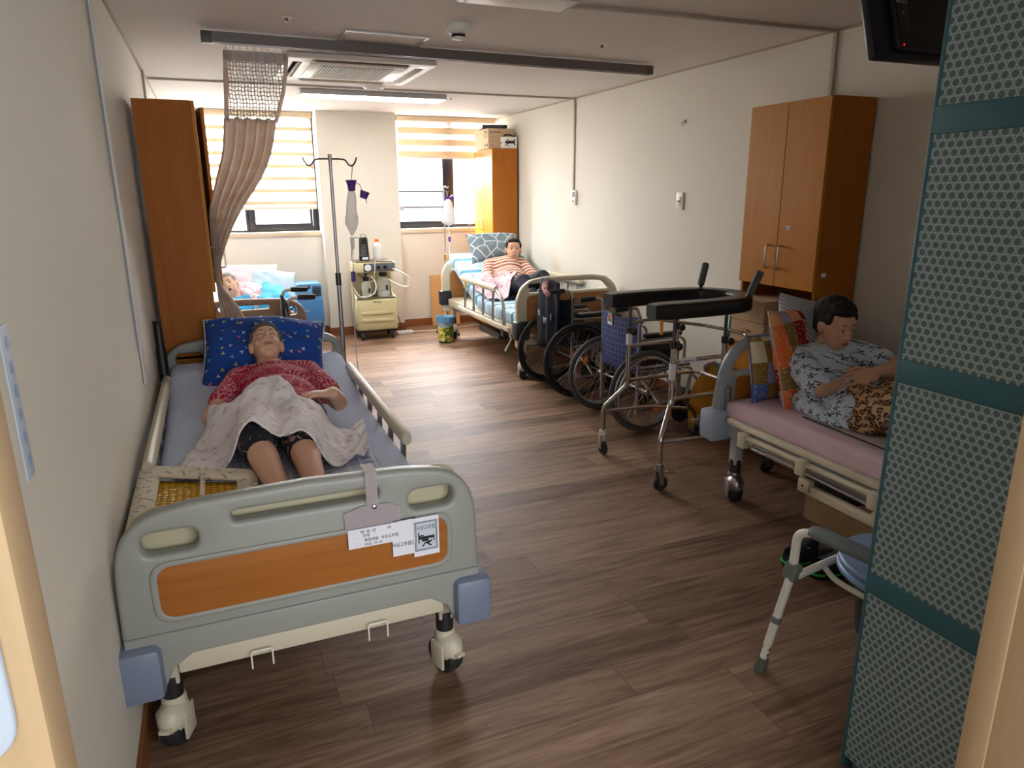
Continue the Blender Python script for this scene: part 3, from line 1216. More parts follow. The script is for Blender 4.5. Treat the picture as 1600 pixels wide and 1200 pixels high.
def bed_board(name, parent, y, side, W, mat, mbump, wood_m=None):
    """moulded head / foot board; side = -1 foot, +1 head"""
    k = W / 1.0
    rt = [(0.395, 0.25), (0.485, 0.25), (0.477, 0.40), (0.472, 0.59), (0.457, 0.675), (0.395, 0.735), (0.28, 0.755), (0, 0.764)]
    P = fillet([Vector((x * k, z, 0)) for x, z in rt], 0.05, 4)
    rt = [(p.x, p.y) for p in P]
    lf = [(-x, z) for x, z in rt[:-1]][::-1]
    arch = [(-0.37 * k, 0.31), (-0.32 * k, 0.343), (0.32 * k, 0.343), (0.37 * k, 0.31)]
    outer = rt + lf + arch
    holes = [rrect(s * 0.338 * k - 0.066 * k, 0.628, s * 0.338 * k + 0.066 * k, 0.69, 0.03) for s in (-1, 1)]
    holes.append(rrect(-0.19 * k, 0.684, 0.19 * k, 0.716, 0.015))
    b = plate(name, outer, holes, 0.05, 0.013, mat, parent, Matrix.Translation((0, y, 0)))
    f = y + side * 0.026
    # raised lower skirt, panel surround and the wood panel
    low = [p for p in outer if p[1] < 0.41]
    skirt = [(0.395 * k, 0.255), (0.48 * k, 0.255), (0.472 * k, 0.415), (-0.472 * k, 0.415), (-0.48 * k, 0.255), (-0.395 * k, 0.255)] + arch
    plate('skirt', skirt, [], 0.012, 0.005, mat, b, Matrix.Translation((0, f + side * 0.002, 0)))
    plate('panel_surround', rrect(-0.395 * k, 0.44, 0.395 * k, 0.612, 0.05), [rrect(-0.378 * k, 0.455, 0.378 * k, 0.597, 0.04)], 0.012, 0.005, mat, b, Matrix.Translation((0, f, 0)))
    plate('wood_panel', rrect(-0.38 * k, 0.453, 0.38 * k, 0.599, 0.04), [], 0.006, 0.001, wood_m or m_panelwood, b, Matrix.Translation((0, f, 0)))
    plate('wood_panel', rrect(-0.38 * k, 0.453, 0.38 * k, 0.599, 0.04), [], 0.006, 0.001, wood_m or m_panelwood, b, Matrix.Translation((0, y - side * 0.026, 0)))
    for s in (-1, 1):
        MB().box((s * 0.448 * k, y + side * 0.012, 0.318), (0.112 * k, 0.11, 0.15), 0.02).build('bumper', mbump, b)
    return b


def caster(parent, x, y, m_house, r=0.062, top=0.2, rz=0):
    c = MB()
    c.cyl((x, y, 0.125), (x, y, top + 0.02), 0.028, seg=18)
    st = c.build('caster_stem', m_darksteel, parent)
    m = Matrix.Translation((x, y, 0)) @ Matrix.Rotation(R(rz), 4, 'Z')
    h = MB()
    h.ell((0, -0.012, r + 0.035), (0.042, 0.06, 0.05), None, 20, 12)
    h.box((-0.036, -0.005, r + 0.01), (0.01, 0.062, 0.09), 0.01).box((0.036, -0.005, r + 0.01), (0.01, 0.062, 0.09), 0.01)
    h.lathe([(0.03, 0.12), (0.034, 0.14), (0.03, 0.155)], seg=20)
    h.box((0, -0.068, r + 0.03), (0.03, 0.035, 0.012), 0.004)
    for v in h.bm.verts:
        v.co = m @ v.co
    h.build('caster_fork', m_house, st)
    t = MB()
    t.lathe([(r * 0.55, -0.024), (r * 0.93, -0.026), (r, -0.014), (r, 0.014), (r * 0.93, 0.026), (r * 0.55, 0.024)], (0, 0.0, r), 'X', 28)
    for v in t.bm.verts:
        v.co = m @ v.co
    t.build('caster_wheel', m_rubber, st)


def mattress(parent, name, L0, L1, hw, z0, prof, m, bulge=0.012):
    """prof: list of (y, z_top_offset)"""
    th = 0.11
    n = 40
    G = []
    for i in range(n + 1):
        y = L0 + (L1 - L0) * i / n
        dz = 0.0
        for (ya, za), (yb, zb) in zip(prof, prof[1:]):
            if ya <= y <= yb:
                t = (y - ya) / (yb - ya)
                dz = za + (zb - za) * t
        if y > prof[-1][0]:
            dz = prof[-1][1]
        e = min(1, min(i, n - i) / 2.0)
        hh = th * (0.82 + 0.18 * e)
        ring = []
        for (x, z) in rrect(-hw + 0.01 * (1 - e), 0, hw - 0.01 * (1 - e), hh, 0.035, 4):
            wv = 0.004 * noise.noise(Vector((x * 6, y * 5, 3.1))) if z > hh * 0.6 else 0
            ring.append((x, y, z0 + dz + z + wv))
        G.append(ring)
    mb = MB()
    mb.rings(G)
    return mb.build(name, m, parent, 60)


def bed_frame(t, W, L, m, m_house, wheels=True):
    hw = W * 0.44
    for s in (-1, 1):
        MB().box((s * (hw - 0.02), 0, 0.375), (0.04, L - 0.08, 0.075), 0.008).build('side_beam', m, t)
    MB().box((0, 0, 0.415), (2 * hw - 0.06, L - 0.14, 0.02), 0.004).build('deck', m, t)
    for s in (-1, 1):
        MB().box((0, s * (L / 2 - 0.09), 0.305), (2 * hw - 0.09, 0.035, 0.062), 0.006).build('cross_beam', m, t)
    for sx in (-1, 1):
        for sy in (-1, 1):
            x, y = sx * W * 0.395, sy * (L / 2 - 0.085)
            MB().box((x, y, 0.275), (0.048, 0.048, 0.16), 0.006).build('leg', m, t)
            caster(t, x, y, m_house, rz=20 * sx)


def side_rail(t, x, y0, y1, ztop, zb, n, mtop, hooked=True, s=1):
    rail = MB().tube([(x, y0, ztop), (x, y0 + 0.02, ztop), (x, y1 - 0.02, ztop), (x, y1, ztop)], [0.026, 0.03, 0.03, 0.024], 12, flat=(1.0, 0.7)).build('rail_bar', mtop, t)
    for k in range(n):
        yy = y0 + 0.06 + (y1 - y0 - 0.18) * k / (n - 1)
        MB().tube([(x, yy, ztop), (x + 0.004 * s, yy + 0.04, zb)], 0.011, 10).build('rail_post', m_steel, rail)
        MB().box((x + 0.004 * s, yy + 0.04, zb), (0.034, 0.045, 0.045), 0.006).build('rail_clamp', m_cream, rail)
    MB().box((x, y1 - 0.12, ztop - 0.055), (0.03, 0.04, 0.07), 0.01).build('rail_latch', simple('latch_cream', (214, 196, 140), 0.45), rail)
    return rail


# ---- near left bed
BX, BY, BL, BW = 0.157, 2.91, 2.18, 1.0
bed1 = thing('hospital_bed', 'grey hospital bed in front at left with orange wood footboard and paper notices', 'bed', (BX, BY, 0), 0, 'hospital beds')
bed_frame(bed1, BW, BL, m_cream, m_cream)
fb1 = bed_board('footboard', bed1, -1.09, -1, BW, m_bedgrey, m_bumper)
bed_board('headboard', bed1, 1.09, 1, BW, m_bedgrey, m_bumper)
plate('inner_shell', rrect(-0.43, 0.6, 0.43, 0.735, 0.06), [], 0.008, 0.002, simple('shell_khaki', (186, 178, 150), 0.5), fb1, Matrix.Translation((0, -1.052, 0)))
mattress(bed1, 'mattress', -1.04, 1.045, 0.435, 0.425, [(-1.04, 0), (0.3, 0.0), (0.5, 0.03), (1.05, 0.125)], m_sheet)
side_rail(bed1, 0.437, -0.44, 0.80, 0.60, 0.385, 6, m_cream)
side_rail(bed1, -0.437, -0.44, 0.80, 0.62, 0.385, 6, m_cream, s=-1)
for x in (-0.155, 0.16):
    MB().tube(fillet([(x - 0.027, -1.135, 0.262), (x - 0.027, -1.135, 0.312), (x + 0.027, -1.135, 0.312), (x + 0.027, -1.135, 0.262)], 0.006, 3), 0.0025, 6).build('wire_hook', m_whitemetal, fb1)
MB().box((0, -1.105, 0.325), (0.72, 0.03, 0.075), 0.006).build('end_beam', m_cream, bed1)
# ---- notices on the footboard
fy = BY - 1.09 - 0.0315
m_clear = Mat('clear_acrylic', C(196, 184, 190), 0.12, 0.0, Alpha=0.45).m
t = thing('card_holder', 'clear plastic card holder hooked over the near footboard', 'card holder', (0.325, fy - 0.006, 0))
plate('holder_sheet', [(-0.078, 0.60), (0.075, 0.60), (0.075, 0.655), (0.04, 0.672), (-0.03, 0.674), (-0.078, 0.66)], [], 0.002, 0, m_clear, t, Matrix.Translation((0, 0.003, 0)))
MB().box((0.0, 0.004, 0.717), (0.032, 0.002, 0.105)).box((0.0, 0.036, 0.7695), (0.032, 0.066, 0.002)).build('hanging_strap', m_clear, t, smooth=False)
MB().lathe([(0.006, 0), (0.0065, -0.003), (0.003, -0.005)], (0.004, 0.001, 0.668), 'Y', 14).build('rivet', m_steel, t)
TX = Matrix.Rotation(R(90), 4, 'X')


def note(name, label, x0, z0, x1, z1, dy, items, tilt=0.0):
    cx, cz = (x0 + x1) / 2, (z0 + z1) / 2
    o = thing(name, label, 'notice', (cx, fy - dy, cz))
    o.rotation_euler = (0, R(tilt), 0)
    MB().box((0, 0, 0), (x1 - x0, 0.0012, z1 - z0)).build('sheet', m_paper, o, smooth=False)
    ms = []
    for txt, size, px, pz, sx in items:
        ms.append(text_mesh(txt, size, Matrix.Translation((px, -0.0009, pz)) @ TX, sx=sx))
    join_meshes('lettering', ms, m_ink, o)
    return o


n1 = note('patient_card', 'white handwritten patient card in the clear holder on the near footboard', 0.252, 0.555, 0.394, 0.612, 0.0095,
          [('·  ·', 0.012, -0.052, 0.016, 1), ('·  ·', 0.012, -0.052, 0.001, 1), ('박 숙 녀', 0.013, -0.016, 0.017, 1), ('여', 0.012, 0.043, 0.017, 1.1), ('치매', 0.011, -0.022, 0.005, 1), ('욕창예방  낙상고위험', 0.0115, 0.02, -0.0085, 0.95), ('· · ·', 0.009, -0.048, -0.021, 1), ('2022. 10. 20', 0.0095, -0.003, -0.021, 1.05)])
n2 = note('risk_notice', 'blank-looking white risk notice half behind the handwritten card on the footboard', 0.374, 0.505, 0.437, 0.612, 0.005,
          [('낙상고위험군', 0.0145, 0.0, -0.02, 0.8)], 0)
MB().box((0.004, 0.0004, 0.002), (0.066, 0.0008, 0.108)).build('dark_border', m_ink, n2, smooth=False)
n3 = note('fall_warning_notice', 'white notice with falling person by a bed pictogram at right of the footboard', 0.434, 0.492, 0.509, 0.612, 0.007,
          [('낙상고위험', 0.0148, -0.001, 0.027, 0.82)], 0)
plate('sign_panel', rrect(-0.033, -0.042, 0.031, 0.046, 0.001), [], 0.0006, 0, simple('notice_grey_blue', (196, 204, 214), 0.8), n3, Matrix.Translation((0, -0.00075, 0)))
b_ = MB()
bm_ = [plate_mesh(rrect(-0.034, -0.043, 0.032, 0.047, 0.001), [rrect(-0.0322, -0.0412, 0.0302, 0.0452, 0.001)], 0.0006), plate_mesh(rrect(-0.0305, -0.0395, 0.0285, 0.0435, 0.001), [rrect(-0.0293, -0.0383, 0.0273, 0.0423, 0.001)], 0.0006)]
for me in bm_:
    me.transform(Matrix.Translation((0, -0.0012, 0)) @ M_XZ)
join_meshes('double_border', bm_, simple('border_slate', (60, 84, 96), 0.8), n3)
pic = MB()
for (x, z, w_, h_) in ((-0.0225, -0.003, 0.003, 0.034), (0.0, -0.004, 0.044, 0.008), (-0.015, 0.003, 0.014, 0.004), (0.0215, -0.008, 0.003, 0.018), (-0.004, -0.012, 0.02, 0.007)):
    pic.box((x, -0.0014, z), (w_, 0.0006, h_))
pic.tube([(-0.012, -0.0014, -0.03), (-0.004, -0.0014, -0.02), (0.004, -0.0014, -0.024), (0.016, -0.0014, -0.014)], 0.0022, 6)
pic.tube([(-0.002, -0.0014, -0.018), (0.008, -0.0014, -0.028), (0.014, -0.0014, -0.03)], 0.002, 6)
pic.ell((0.006, -0.0014, -0.019), (0.004, 0.0006, 0.004), None, 10, 6)
pic.build('pictogram', m_ink, n3, smooth=False)

# ---- far right bed
bed2 = thing('hospital_bed', 'cream hospital bed along the right wall behind the wheelchairs with raised backrest', 'bed', (2.625, 6.12, 0), 0, 'hospital beds')
BW2, BL2 = 0.93, 2.0
bed_frame(bed2, BW2, BL2, m_cream, m_cream)
m_pw2 = wood('pale_panel_wood', (150, 104, 62), (176, 128, 80), 0, 0.4, 10)


def arch_board(name, t, y, side, W, mat, mb_, wm, ztop=0.84):
    """older board: tall rounded frame with open grip above a wood panel"""
    h = W / 2
    outer = [(-h, 0.27), (-h, 0.66), (-h + 0.04, 0.76), (-h + 0.12, ztop - 0.02), (-h + 0.25, ztop), (h - 0.25, ztop), (h - 0.12, ztop - 0.02), (h - 0.04, 0.76), (h, 0.66), (h, 0.27), (h - 0.09, 0.27), (h - 0.09, 0.36), (-h + 0.09, 0.36), (-h + 0.09, 0.27)]
    outer = [(p.x, p.y) for p in fillet([Vector((x, z, 0)) for x, z in outer], 0.03, 3, True)]
    grip = [(-h + 0.1, 0.72), (-h + 0.16, ztop - 0.055), (-h + 0.26, ztop - 0.045), (h - 0.26, ztop - 0.045), (h - 0.16, ztop - 0.055), (h - 0.1, 0.72)]
    grip = [(p.x, p.y) for p in fillet([Vector((x, z, 0)) for x, z in grip], 0.02, 3, True)]
    b = plate(name, outer, [grip], 0.05, 0.014, mat, t, Matrix.Translation((0, y, 0)))
    for s in (-1, 1):
        plate('wood_panel', rrect(-h + 0.085, 0.39, h - 0.085, 0.70, 0.05), [], 0.006, 0.002, wm, b, Matrix.Translation((0, y + s * 0.025, 0)))
    for s in (-1, 1):
        MB().box((s * (h - 0.04), y + side * 0.012, 0.42), (0.125, 0.105, 0.155), 0.022).build('bumper', mb_, b)
    return b


arch_board('footboard', bed2, -1.0, -1, BW2, m_bedcream, m_bumperblk, m_pw2)
arch_board('headboard', bed2, 1.0, 1, BW2, m_bedcream, m_bumperblk, m_pw2)
mattress(bed2, 'mattress', -0.955, 0.93, 0.40, 0.42, [(-1, 0), (0.0, 0.0), (0.2, 0.05), (0.93, 0.37)], m_checkblue)
rl = side_rail(bed2, -0.455, -0.55, 0.37, 0.70, 0.40, 4, m_bedcream)
MB().tube(smooth_path([(-0.455, -0.4, 0.70), (-0.455, -0.58, 0.685), (-0.455, -0.68, 0.63), (-0.455, -0.72, 0.55), (-0.455, -0.73, 0.36)], 5), 0.014, 10).build('rail_end_tube', m_steel, rl)
MB().box((-0.455, -0.73, 0.36), (0.05, 0.06, 0.07), 0.01).build('rail_lock', m_black, rl)
MB().box((-0.462, -0.2, 0.40), (0.03, 1.3, 0.035), 0.006).build('rail_beam', m_cream, rl)
side_rail(bed2, 0.44, -0.4, 0.37, 0.70, 0.40, 4, m_bedcream)
MB().box((-0.33, -0.15, 0.255), (0.1, 0.5, 0.06), 0.01).build('crank_housing', m_darksteel, bed2)
MB().tube([(-0.36, -0.62, 0.31), (-0.40, -0.75, 0.30), (-0.47, -0.78, 0.21)], 0.007, 8).build('crank_rod', m_whitemetal, bed2)

# ---- near right bed
bed3 = thing('hospital_bed', 'pale blue hospital bed with pink sheet partly hidden by the cane screen', 'bed', (2.63, 1.64, 0), 0, 'hospital beds')
BL3 = 2.05
bed_frame(bed3, 0.93, BL3, simple('pale_metal', (196, 202, 208), 0.4), m_steel)


def loop_board(name, t, y, side, W, mat, mb_, wm):
    h = W / 2
    rt = [(h, 0.30), (h - 0.005, 0.50), (h - 0.035, 0.68), (h - 0.1, 0.775), (h - 0.2, 0.815), (0, 0.822)]
    P = [(p.x, p.y) for p in fillet([Vector((x, z, 0)) for x, z in rt], 0.06, 4)]
    outer = P + [(-x, z) for x, z in P[:-1]][::-1]
    hl = [(-h + 0.085, 0.645), (-h + 0.105, 0.70), (-h + 0.16, 0.752), (-h + 0.27, 0.772), (-h + 0.27, 0.70), (-h + 0.24, 0.655)]
    hl = [(p.x, p.y) for p in fillet([Vector((x, z, 0)) for x, z in hl], 0.025, 4, True)]
    hr = [(-x, z) for x, z in hl][::-1]
    hm = rrect(-h + 0.31, 0.66, h - 0.31, 0.775, 0.03)
    b = plate(name, outer, [hl, hr, hm], 0.052, 0.018, mat, t, Matrix.Translation((0, y, 0)))
    for s in (-1, 1):
        plate('wood_panel', rrect(-h + 0.105, 0.42, h - 0.105, 0.625, 0.03), [], 0.006, 0.002, wm, b, Matrix.Translation((0, y + s * 0.0255, 0)))
    plate('ledge', rrect(-h + 0.004, 0.36, h - 0.004, 0.415, 0.01), [], 0.064, 0.008, mat, b, Matrix.Translation((0, y, 0)))
    for s in (-1, 1):
        MB().box((s * (h - 0.03), y, 0.39), (0.13, 0.12, 0.155), 0.024).build('bumper', mb_, b)
        MB().box((s * (h - 0.06), y - side * 0.03, 0.52), (0.03, 0.03, 0.13), 0.01).build('pole_socket', m_steel, b)
    return b


loop_board('headboard', bed3, 1.02, 1, 0.93, m_bedblue, simple('bumper_pale', (164, 178, 200), 0.45), m_panelwood)
loop_board('footboard', bed3, -1.02, -1, 0.93, m_bedblue, simple('bumper_pale_b', (164, 178, 200), 0.45), m_panelwood)
mattress(bed3, 'mattress', -0.97, 0.98, 0.425, 0.42, [(-1, 0), (1, 0.0)], m_pinksheet)
MB().box((-0.442, 0.0, 0.435), (0.03, BL3 - 0.2, 0.03), 0.008).build('edge_rail', m_bedcream, bed3)
# folded side rail
rail = MB().tube([(-0.465, 0.8, 0.40), (-0.465, -0.55, 0.40)], 0.013, 10).build('folded_rail', m_bedcream, bed3)
MB().tube([(-0.47, 0.72, 0.365), (-0.47, -0.5, 0.365)], 0.009, 8).build('rail_tube', m_steel, rail)
MB().tube([(-0.478, 0.62, 0.375), (-0.478, -0.6, 0.345)], 0.007, 8).build('rail_tube', m_steel, rail)
MB().box((-0.47, 0.0, 0.305), (0.028, 0.85, 0.04), 0.006).build('lower_rail', m_bedcream, rail)
for y in (0.78, 0.42, 0.06, -0.3):
    MB().box((-0.472, y, 0.385), (0.035, 0.05, 0.07), 0.006).build('rail_clamp', m_bedcream, rail)
for y in (0.38, 0.02, -0.34):
    MB().box((-0.482, y, 0.325), (0.035, 0.06, 0.05), 0.006).build('rail_clamp', m_cream, rail)
    MB().cyl((-0.5, y, 0.325), (-0.502, y, 0.325), 0.005, seg=10).build('bolt', m_black, rail)
MB().box((-0.2, 0.45, 0.25), (0.2, 0.3, 0.07), 0.01).build('motor_box', m_black, bed3)

# ---- far left bed
bed4 = thing('hospital_bed', 'taupe hospital bed in the far left corner below the window', 'bed', (0.15, 6.4, 0), 0, 'hospital beds')
BL4 = 2.0
bed_frame(bed4, 0.92, BL4, m_cream, m_cream)
bed_board('footboard', bed4, -1.0, -1, 0.92, m_bedtaupe, m_bumper, simple('pink_brown_panel', (170, 120, 100), 0.5))
bed_board('headboard', bed4, 1.0, 1, 0.92, m_bedtaupe, m_bumper)
mattress(bed4, 'mattress', -0.95, 0.955, 0.40, 0.425, [(-1, 0), (-0.2, 0.0), (0.1, 0.05), (0.96, 0.2)], m_sheet)
# ------------------------------------------------------------------ cabinets (local: back at x = 0, front towards +x, width along y)
def u_handle(name, parent, x, y, z0, z1, out=0.032):
    return MB().tube(fillet([(x, y, z0), (x + out, y, z0), (x + out, y, z1), (x, y, z1)], 0.012, 4), 0.005, 10).build(name, m_chrome, parent)


def cabinet(label, loc, rz, W=0.56, D=0.27, D2=0.33, ztop=1.935, zmid=0.99, zlow=0.66, ajar=0.0, stickers=True):
    t = thing('bedside_cabinet', label, 'cabinet', loc, rz, 'tall bedside cabinets')
    hw = W / 2
    c = MB()
    for s in (-1, 1):
        c.box((D / 2, s * (hw - 0.009), (zlow + ztop) / 2), (D, 0.018, ztop - zlow), 0.0015)
    c.box((D / 2, 0, ztop - 0.009), (D, W - 0.036, 0.018)).box((D / 2, 0, zmid + 0.009), (D, W - 0.036, 0.018))
    c.box((0.006, 0, (zlow + ztop) / 2), (0.012, W - 0.036, ztop - zlow))
    c.build('carcass', m_cabside, t, smooth=False)
    for s in (-1, 1):
        dw = hw - 0.002
        o = MB().box((0.009, -s * dw / 2, (zmid + ztop) / 2), (0.018, dw - 0.002, ztop - zmid - 0.004), 0.0015).build('door', m_cab, t, smooth=False)
        o.location = (D, s * (hw - 0.001), 0)
        u_handle('handle', o, 0.018, -s * (dw - 0.045), 1.09, 1.21)
        if ajar and s == 1:
            o.rotation_euler = (0, 0, R(ajar))
    b = MB()
    b.box((D2 / 2 - 0.012, 0, zlow / 2 + 0.03), (D2 - 0.024, W, zlow - 0.06), 0.002)
    b.box((D2 / 2 - 0.03, 0, 0.03), (D2 - 0.06, W - 0.02, 0.06))
    b.box((D2 / 2, 0, zlow - 0.009), (D2, W, 0.018), 0.003)
    b.build('base_unit', m_cabside, t, smooth=False)
    d_ = MB().box((D2 - 0.003, 0, zlow - 0.10), (0.018, W - 0.008, 0.14), 0.0015).build('drawer', m_cab, t, smooth=False)
    MB().box((D2 + 0.012, 0, zlow - 0.10), (0.012, 0.12, 0.01), 0.003).build('drawer_pull', m_chrome, d_)
    for s in (-1, 1):
        d2 = MB().box((D2 - 0.003, s * W / 4, (zlow - 0.18) / 2 + 0.03), (0.018, W / 2 - 0.006, zlow - 0.24), 0.0015).build('lower_door', m_cab, t, smooth=False)
        MB().box((D2 + 0.012, s * 0.05, zlow - 0.24), (0.012, 0.09, 0.01), 0.003).build('door_pull', m_chrome, d2)
    return t


cab_r = cabinet('tall orange wood cabinet on the near right wall above the pale blue bed', (XR - 0.012, 3.01, 0), PI)
st = MB().box((0.2895, 0.075, 1.305), (0.001, 0.03, 0.02)).build('number_sticker', m_paper, cab_r, smooth=False)
join_meshes('number_print', [text_mesh('109', 0.012, Matrix.Translation((0.2903, 0.075, 1.305)) @ Matrix(((0, 0, 1, 0), (1, 0, 0, 0), (0, 1, 0, 0), (0, 0, 0, 1))))], m_ink, st)
MB().box((0.225, 0.281, 1.075), (0.03, 0.0012, 0.022)).build('side_sticker', m_paper, cab_r, smooth=False)
cab_f = cabinet('tall orange wood cabinet in the far right corner with boxes on top', (XR - 0.025, 7.5, 0), PI)
ward = cabinet('tall orange wood cabinet on the left wall behind the near bed', (XL + 0.03, 4.34, 0), 0, D=0.262, D2=0.29, ztop=1.945, ajar=9)

# ---- boxes on the far cabinet
def carton(name, label, loc, d, rz, m, group=None, tape=True, z_open=False, cat='box'):
    t = thing(name, label, cat, loc, rz, group)
    MB().box((0, 0, d[2] / 2), d, 0.004).build('carton', m, t, smooth=False)
    if tape:
        MB().box((0, 0, d[2] + 0.0006), (d[0] + 0.001, 0.045, 0.001)).box((d[0] / 2 + 0.0006, 0, d[2] - 0.03), (0.001, 0.045, 0.06)).build('packing_tape', simple('packing_tape', (190, 160, 120), 0.3), t, smooth=False)
    return t


PXm = Matrix(((0, 0, -1, 0), (-1, 0, 0, 0), (0, 1, 0, 0), (0, 0, 0, 1)))   # text facing -x
PYm = TX                                                             # text facing -y
zt = 1.9365
m_print = simple('brown_print', (96, 70, 52), 0.8)
bx = carton('cardboard_box', 'printed cardboard box on top of the far corner cabinet', (2.91, 7.48, zt), (0.29, 0.42, 0.2), 0, m_cardlight, tape=False)
ms = []
for txt, sz, y, z in (('■■ ▲▲', 0.022, -0.14, 0.165), ('□ □', 0.05, -0.13, 0.125), ('▌▌▐▌', 0.03, -0.15, 0.03), ('═══', 0.03, 0.12, 0.16)):
    ms.append(text_mesh(txt, sz, Matrix.Translation((-0.1455, y, z)) @ PXm))
for txt, sz, x, z in (('▬ ▬▬▬', 0.03, -0.06, 0.165), ('::::', 0.04, -0.09, 0.11), ('══', 0.03, -0.1, 0.07), ('▬▬', 0.02, -0.1, 0.03)):
    ms.append(text_mesh(txt, sz, Matrix.Translation((x, -0.2105, z)) @ PYm))
join_meshes('print', ms, m_print, bx)
t = thing('flat_black_box', 'flat black set-top box on the cardboard box in the far corner', 'box', (2.88, 7.42, zt + 0.2015), R(-12))
MB().box((0, 0, 0.018), (0.26, 0.24, 0.036), 0.004).build('case', m_black, t)
MB().box((0, -0.1205, 0.018), (0.22, 0.002, 0.02)).build('front_strip', m_darksteel, t, smooth=False)
wb = carton('white_box', 'white box with a black drawing in front of the cardboard box', (2.985, 7.245, zt), (0.17, 0.05, 0.115), 0, m_white, tape=False)
dr = MB()
for pts, r in (([(-0.05, 0.062), (-0.02, 0.06), (0.0, 0.062), (0.03, 0.062), (0.045, 0.064)], [0.012, 0.01, 0.013, 0.012, 0.012]), ([(0.045, 0.064), (0.06, 0.085), (0.066, 0.09)], [0.01, 0.006, 0.002]), ([(0.045, 0.064), (0.055, 0.045), (0.064, 0.03)], [0.01, 0.007, 0.004]), ([(-0.005, 0.06), (-0.03, 0.04), (-0.055, 0.018)], [0.009, 0.005, 0.001]), ([(-0.035, 0.078), (-0.02, 0.088), (-0.005, 0.072)], [0.004, 0.005, 0.005])):
    dr.tube([(x, -0.0258, z) for x, z in pts], r, 8, flat=(1, 0.05))
dr.build('drawing', m_ink, wb, smooth=False)
join_meshes('print', [text_mesh('▆▄', 0.016, Matrix.Translation((-0.0855, 0, 0.055)) @ PXm), text_mesh('▬', 0.012, Matrix.Translation((-0.0855, 0, 0.03)) @ PXm), text_mesh('▬▬', 0.014, Matrix.Translation((-0.01, -0.0255, 0.026)) @ PYm)], m_print, wb)
MB().tube(smooth_path([(-0.06, 0, 0.116), (-0.03, 0.0, 0.135), (0.0, 0, 0.14), (0.03, 0, 0.132), (0.07, 0, 0.116)], 5), 0.007, 8, flat=(1, 2)).build('handle', m_black, wb)

# ---- boxes on the near right cabinet's lower top
zl = 0.6615
for k, (lab, y, z, d) in enumerate((('brown carton at the bottom of the stack of two in the right cabinet niche', 3.1, zl, (0.28, 0.27, 0.125)), ('brown carton on top of the stack of two in the right cabinet niche', 3.105, zl + 0.126, (0.28, 0.265, 0.125)))):
    b = carton('carton', lab, (2.86, y, z), d, 0, m_card, 'cartons in the right cabinet niche', False)
    join_meshes('print', [text_mesh('오가피', 0.026, Matrix.Translation((-0.1405, 0.0, 0.068)) @ PXm), text_mesh('▬▬ ----', 0.014, Matrix.Translation((-0.1405, 0.015, 0.045)) @ PXm)] + ([text_mesh('●', 0.02, Matrix.Translation((-0.1405, 0.0, 0.022)) @ PXm)] if k == 0 else []), m_print, b)
carton('carton', 'small brown carton beside the stack of two in the right cabinet niche', (2.87, 2.86, zl), (0.2, 0.14, 0.1), 0, m_card, 'cartons in the right cabinet niche', False)
b = MB().box((0, 0, 0.05), (0.16, 0.14, 0.1), 0.006).build('black_box', m_black)
tag(b, 'small black box behind the cartons in the right cabinet niche', 'box')
b.location = (2.93, 2.86, zl + 0.101)

# ---- cardboard boxes under the near right bed
def open_carton(label, loc, d, rz, flaps):
    t = thing('cardboard_box', label, 'box', loc, rz, 'boxes under the near right bed')
    b = MB()
    th = 0.005
    for s in (-1, 1):
        b.box((s * (d[0] / 2 - th / 2), 0, d[2] / 2), (th, d[1], d[2])).box((0, s * (d[1] / 2 - th / 2), d[2] / 2), (d[0], th, d[2]))
    b.box((0, 0, 0.003), (d[0], d[1], 0.006))
    b.build('carton', m_card, t, smooth=False)
    for s, a in zip((-1, 1), flaps):
        f = MB().box((-s * d[0] * 0.24, 0, 0), (d[0] * 0.48, d[1] - 0.004, 0.004)).build('flap', m_card, t, smooth=False)
        f.location = (s * d[0] / 2, 0, d[2] + 0.003)
        f.rotation_euler = (0, R(a * s), 0)
    return t


open_carton('large cardboard box under the near right bed with loosely closed flaps', (2.62, 2.09, 0), (0.34, 0.42, 0.182), R(2), (4, 8))
open_carton('cardboard box under the near right bed, half behind the cane screen', (2.66, 1.6, 0), (0.32, 0.4, 0.17), R(-2), (3, 5))

# ---- boards leaning at the back wall
for lab, x, w_, h_, lean in (('bare wooden board leaning at the back wall behind the drip stand, leftmost one', 2.305, 0.13, 0.58, 0.06), ('pale wooden board leaning at the back wall behind the drip stand, wider one', 2.47, 0.2, 0.55, 0.075), ):
    o = MB().box((0, 0, h_ / 2), (w_, 0.016, h_), 0.002).build('wooden_board', m_mdf, smooth=False)
    tag(o, lab, 'board', 'boards at the back wall')
    o.location = (x, YB - 0.085, 0.002)
    o.rotation_euler = (R(-6), 0, R(0))
tag(MB().tube(smooth_path([(2.35, 7.6, 0.008), (2.5, 7.55, 0.008), (2.7, 7.6, 0.008), (2.9, 7.55, 0.008)], 5), 0.006, 6).build('floor_cable', m_white), 'white cable on the floor by the leaning boards', 'cable')

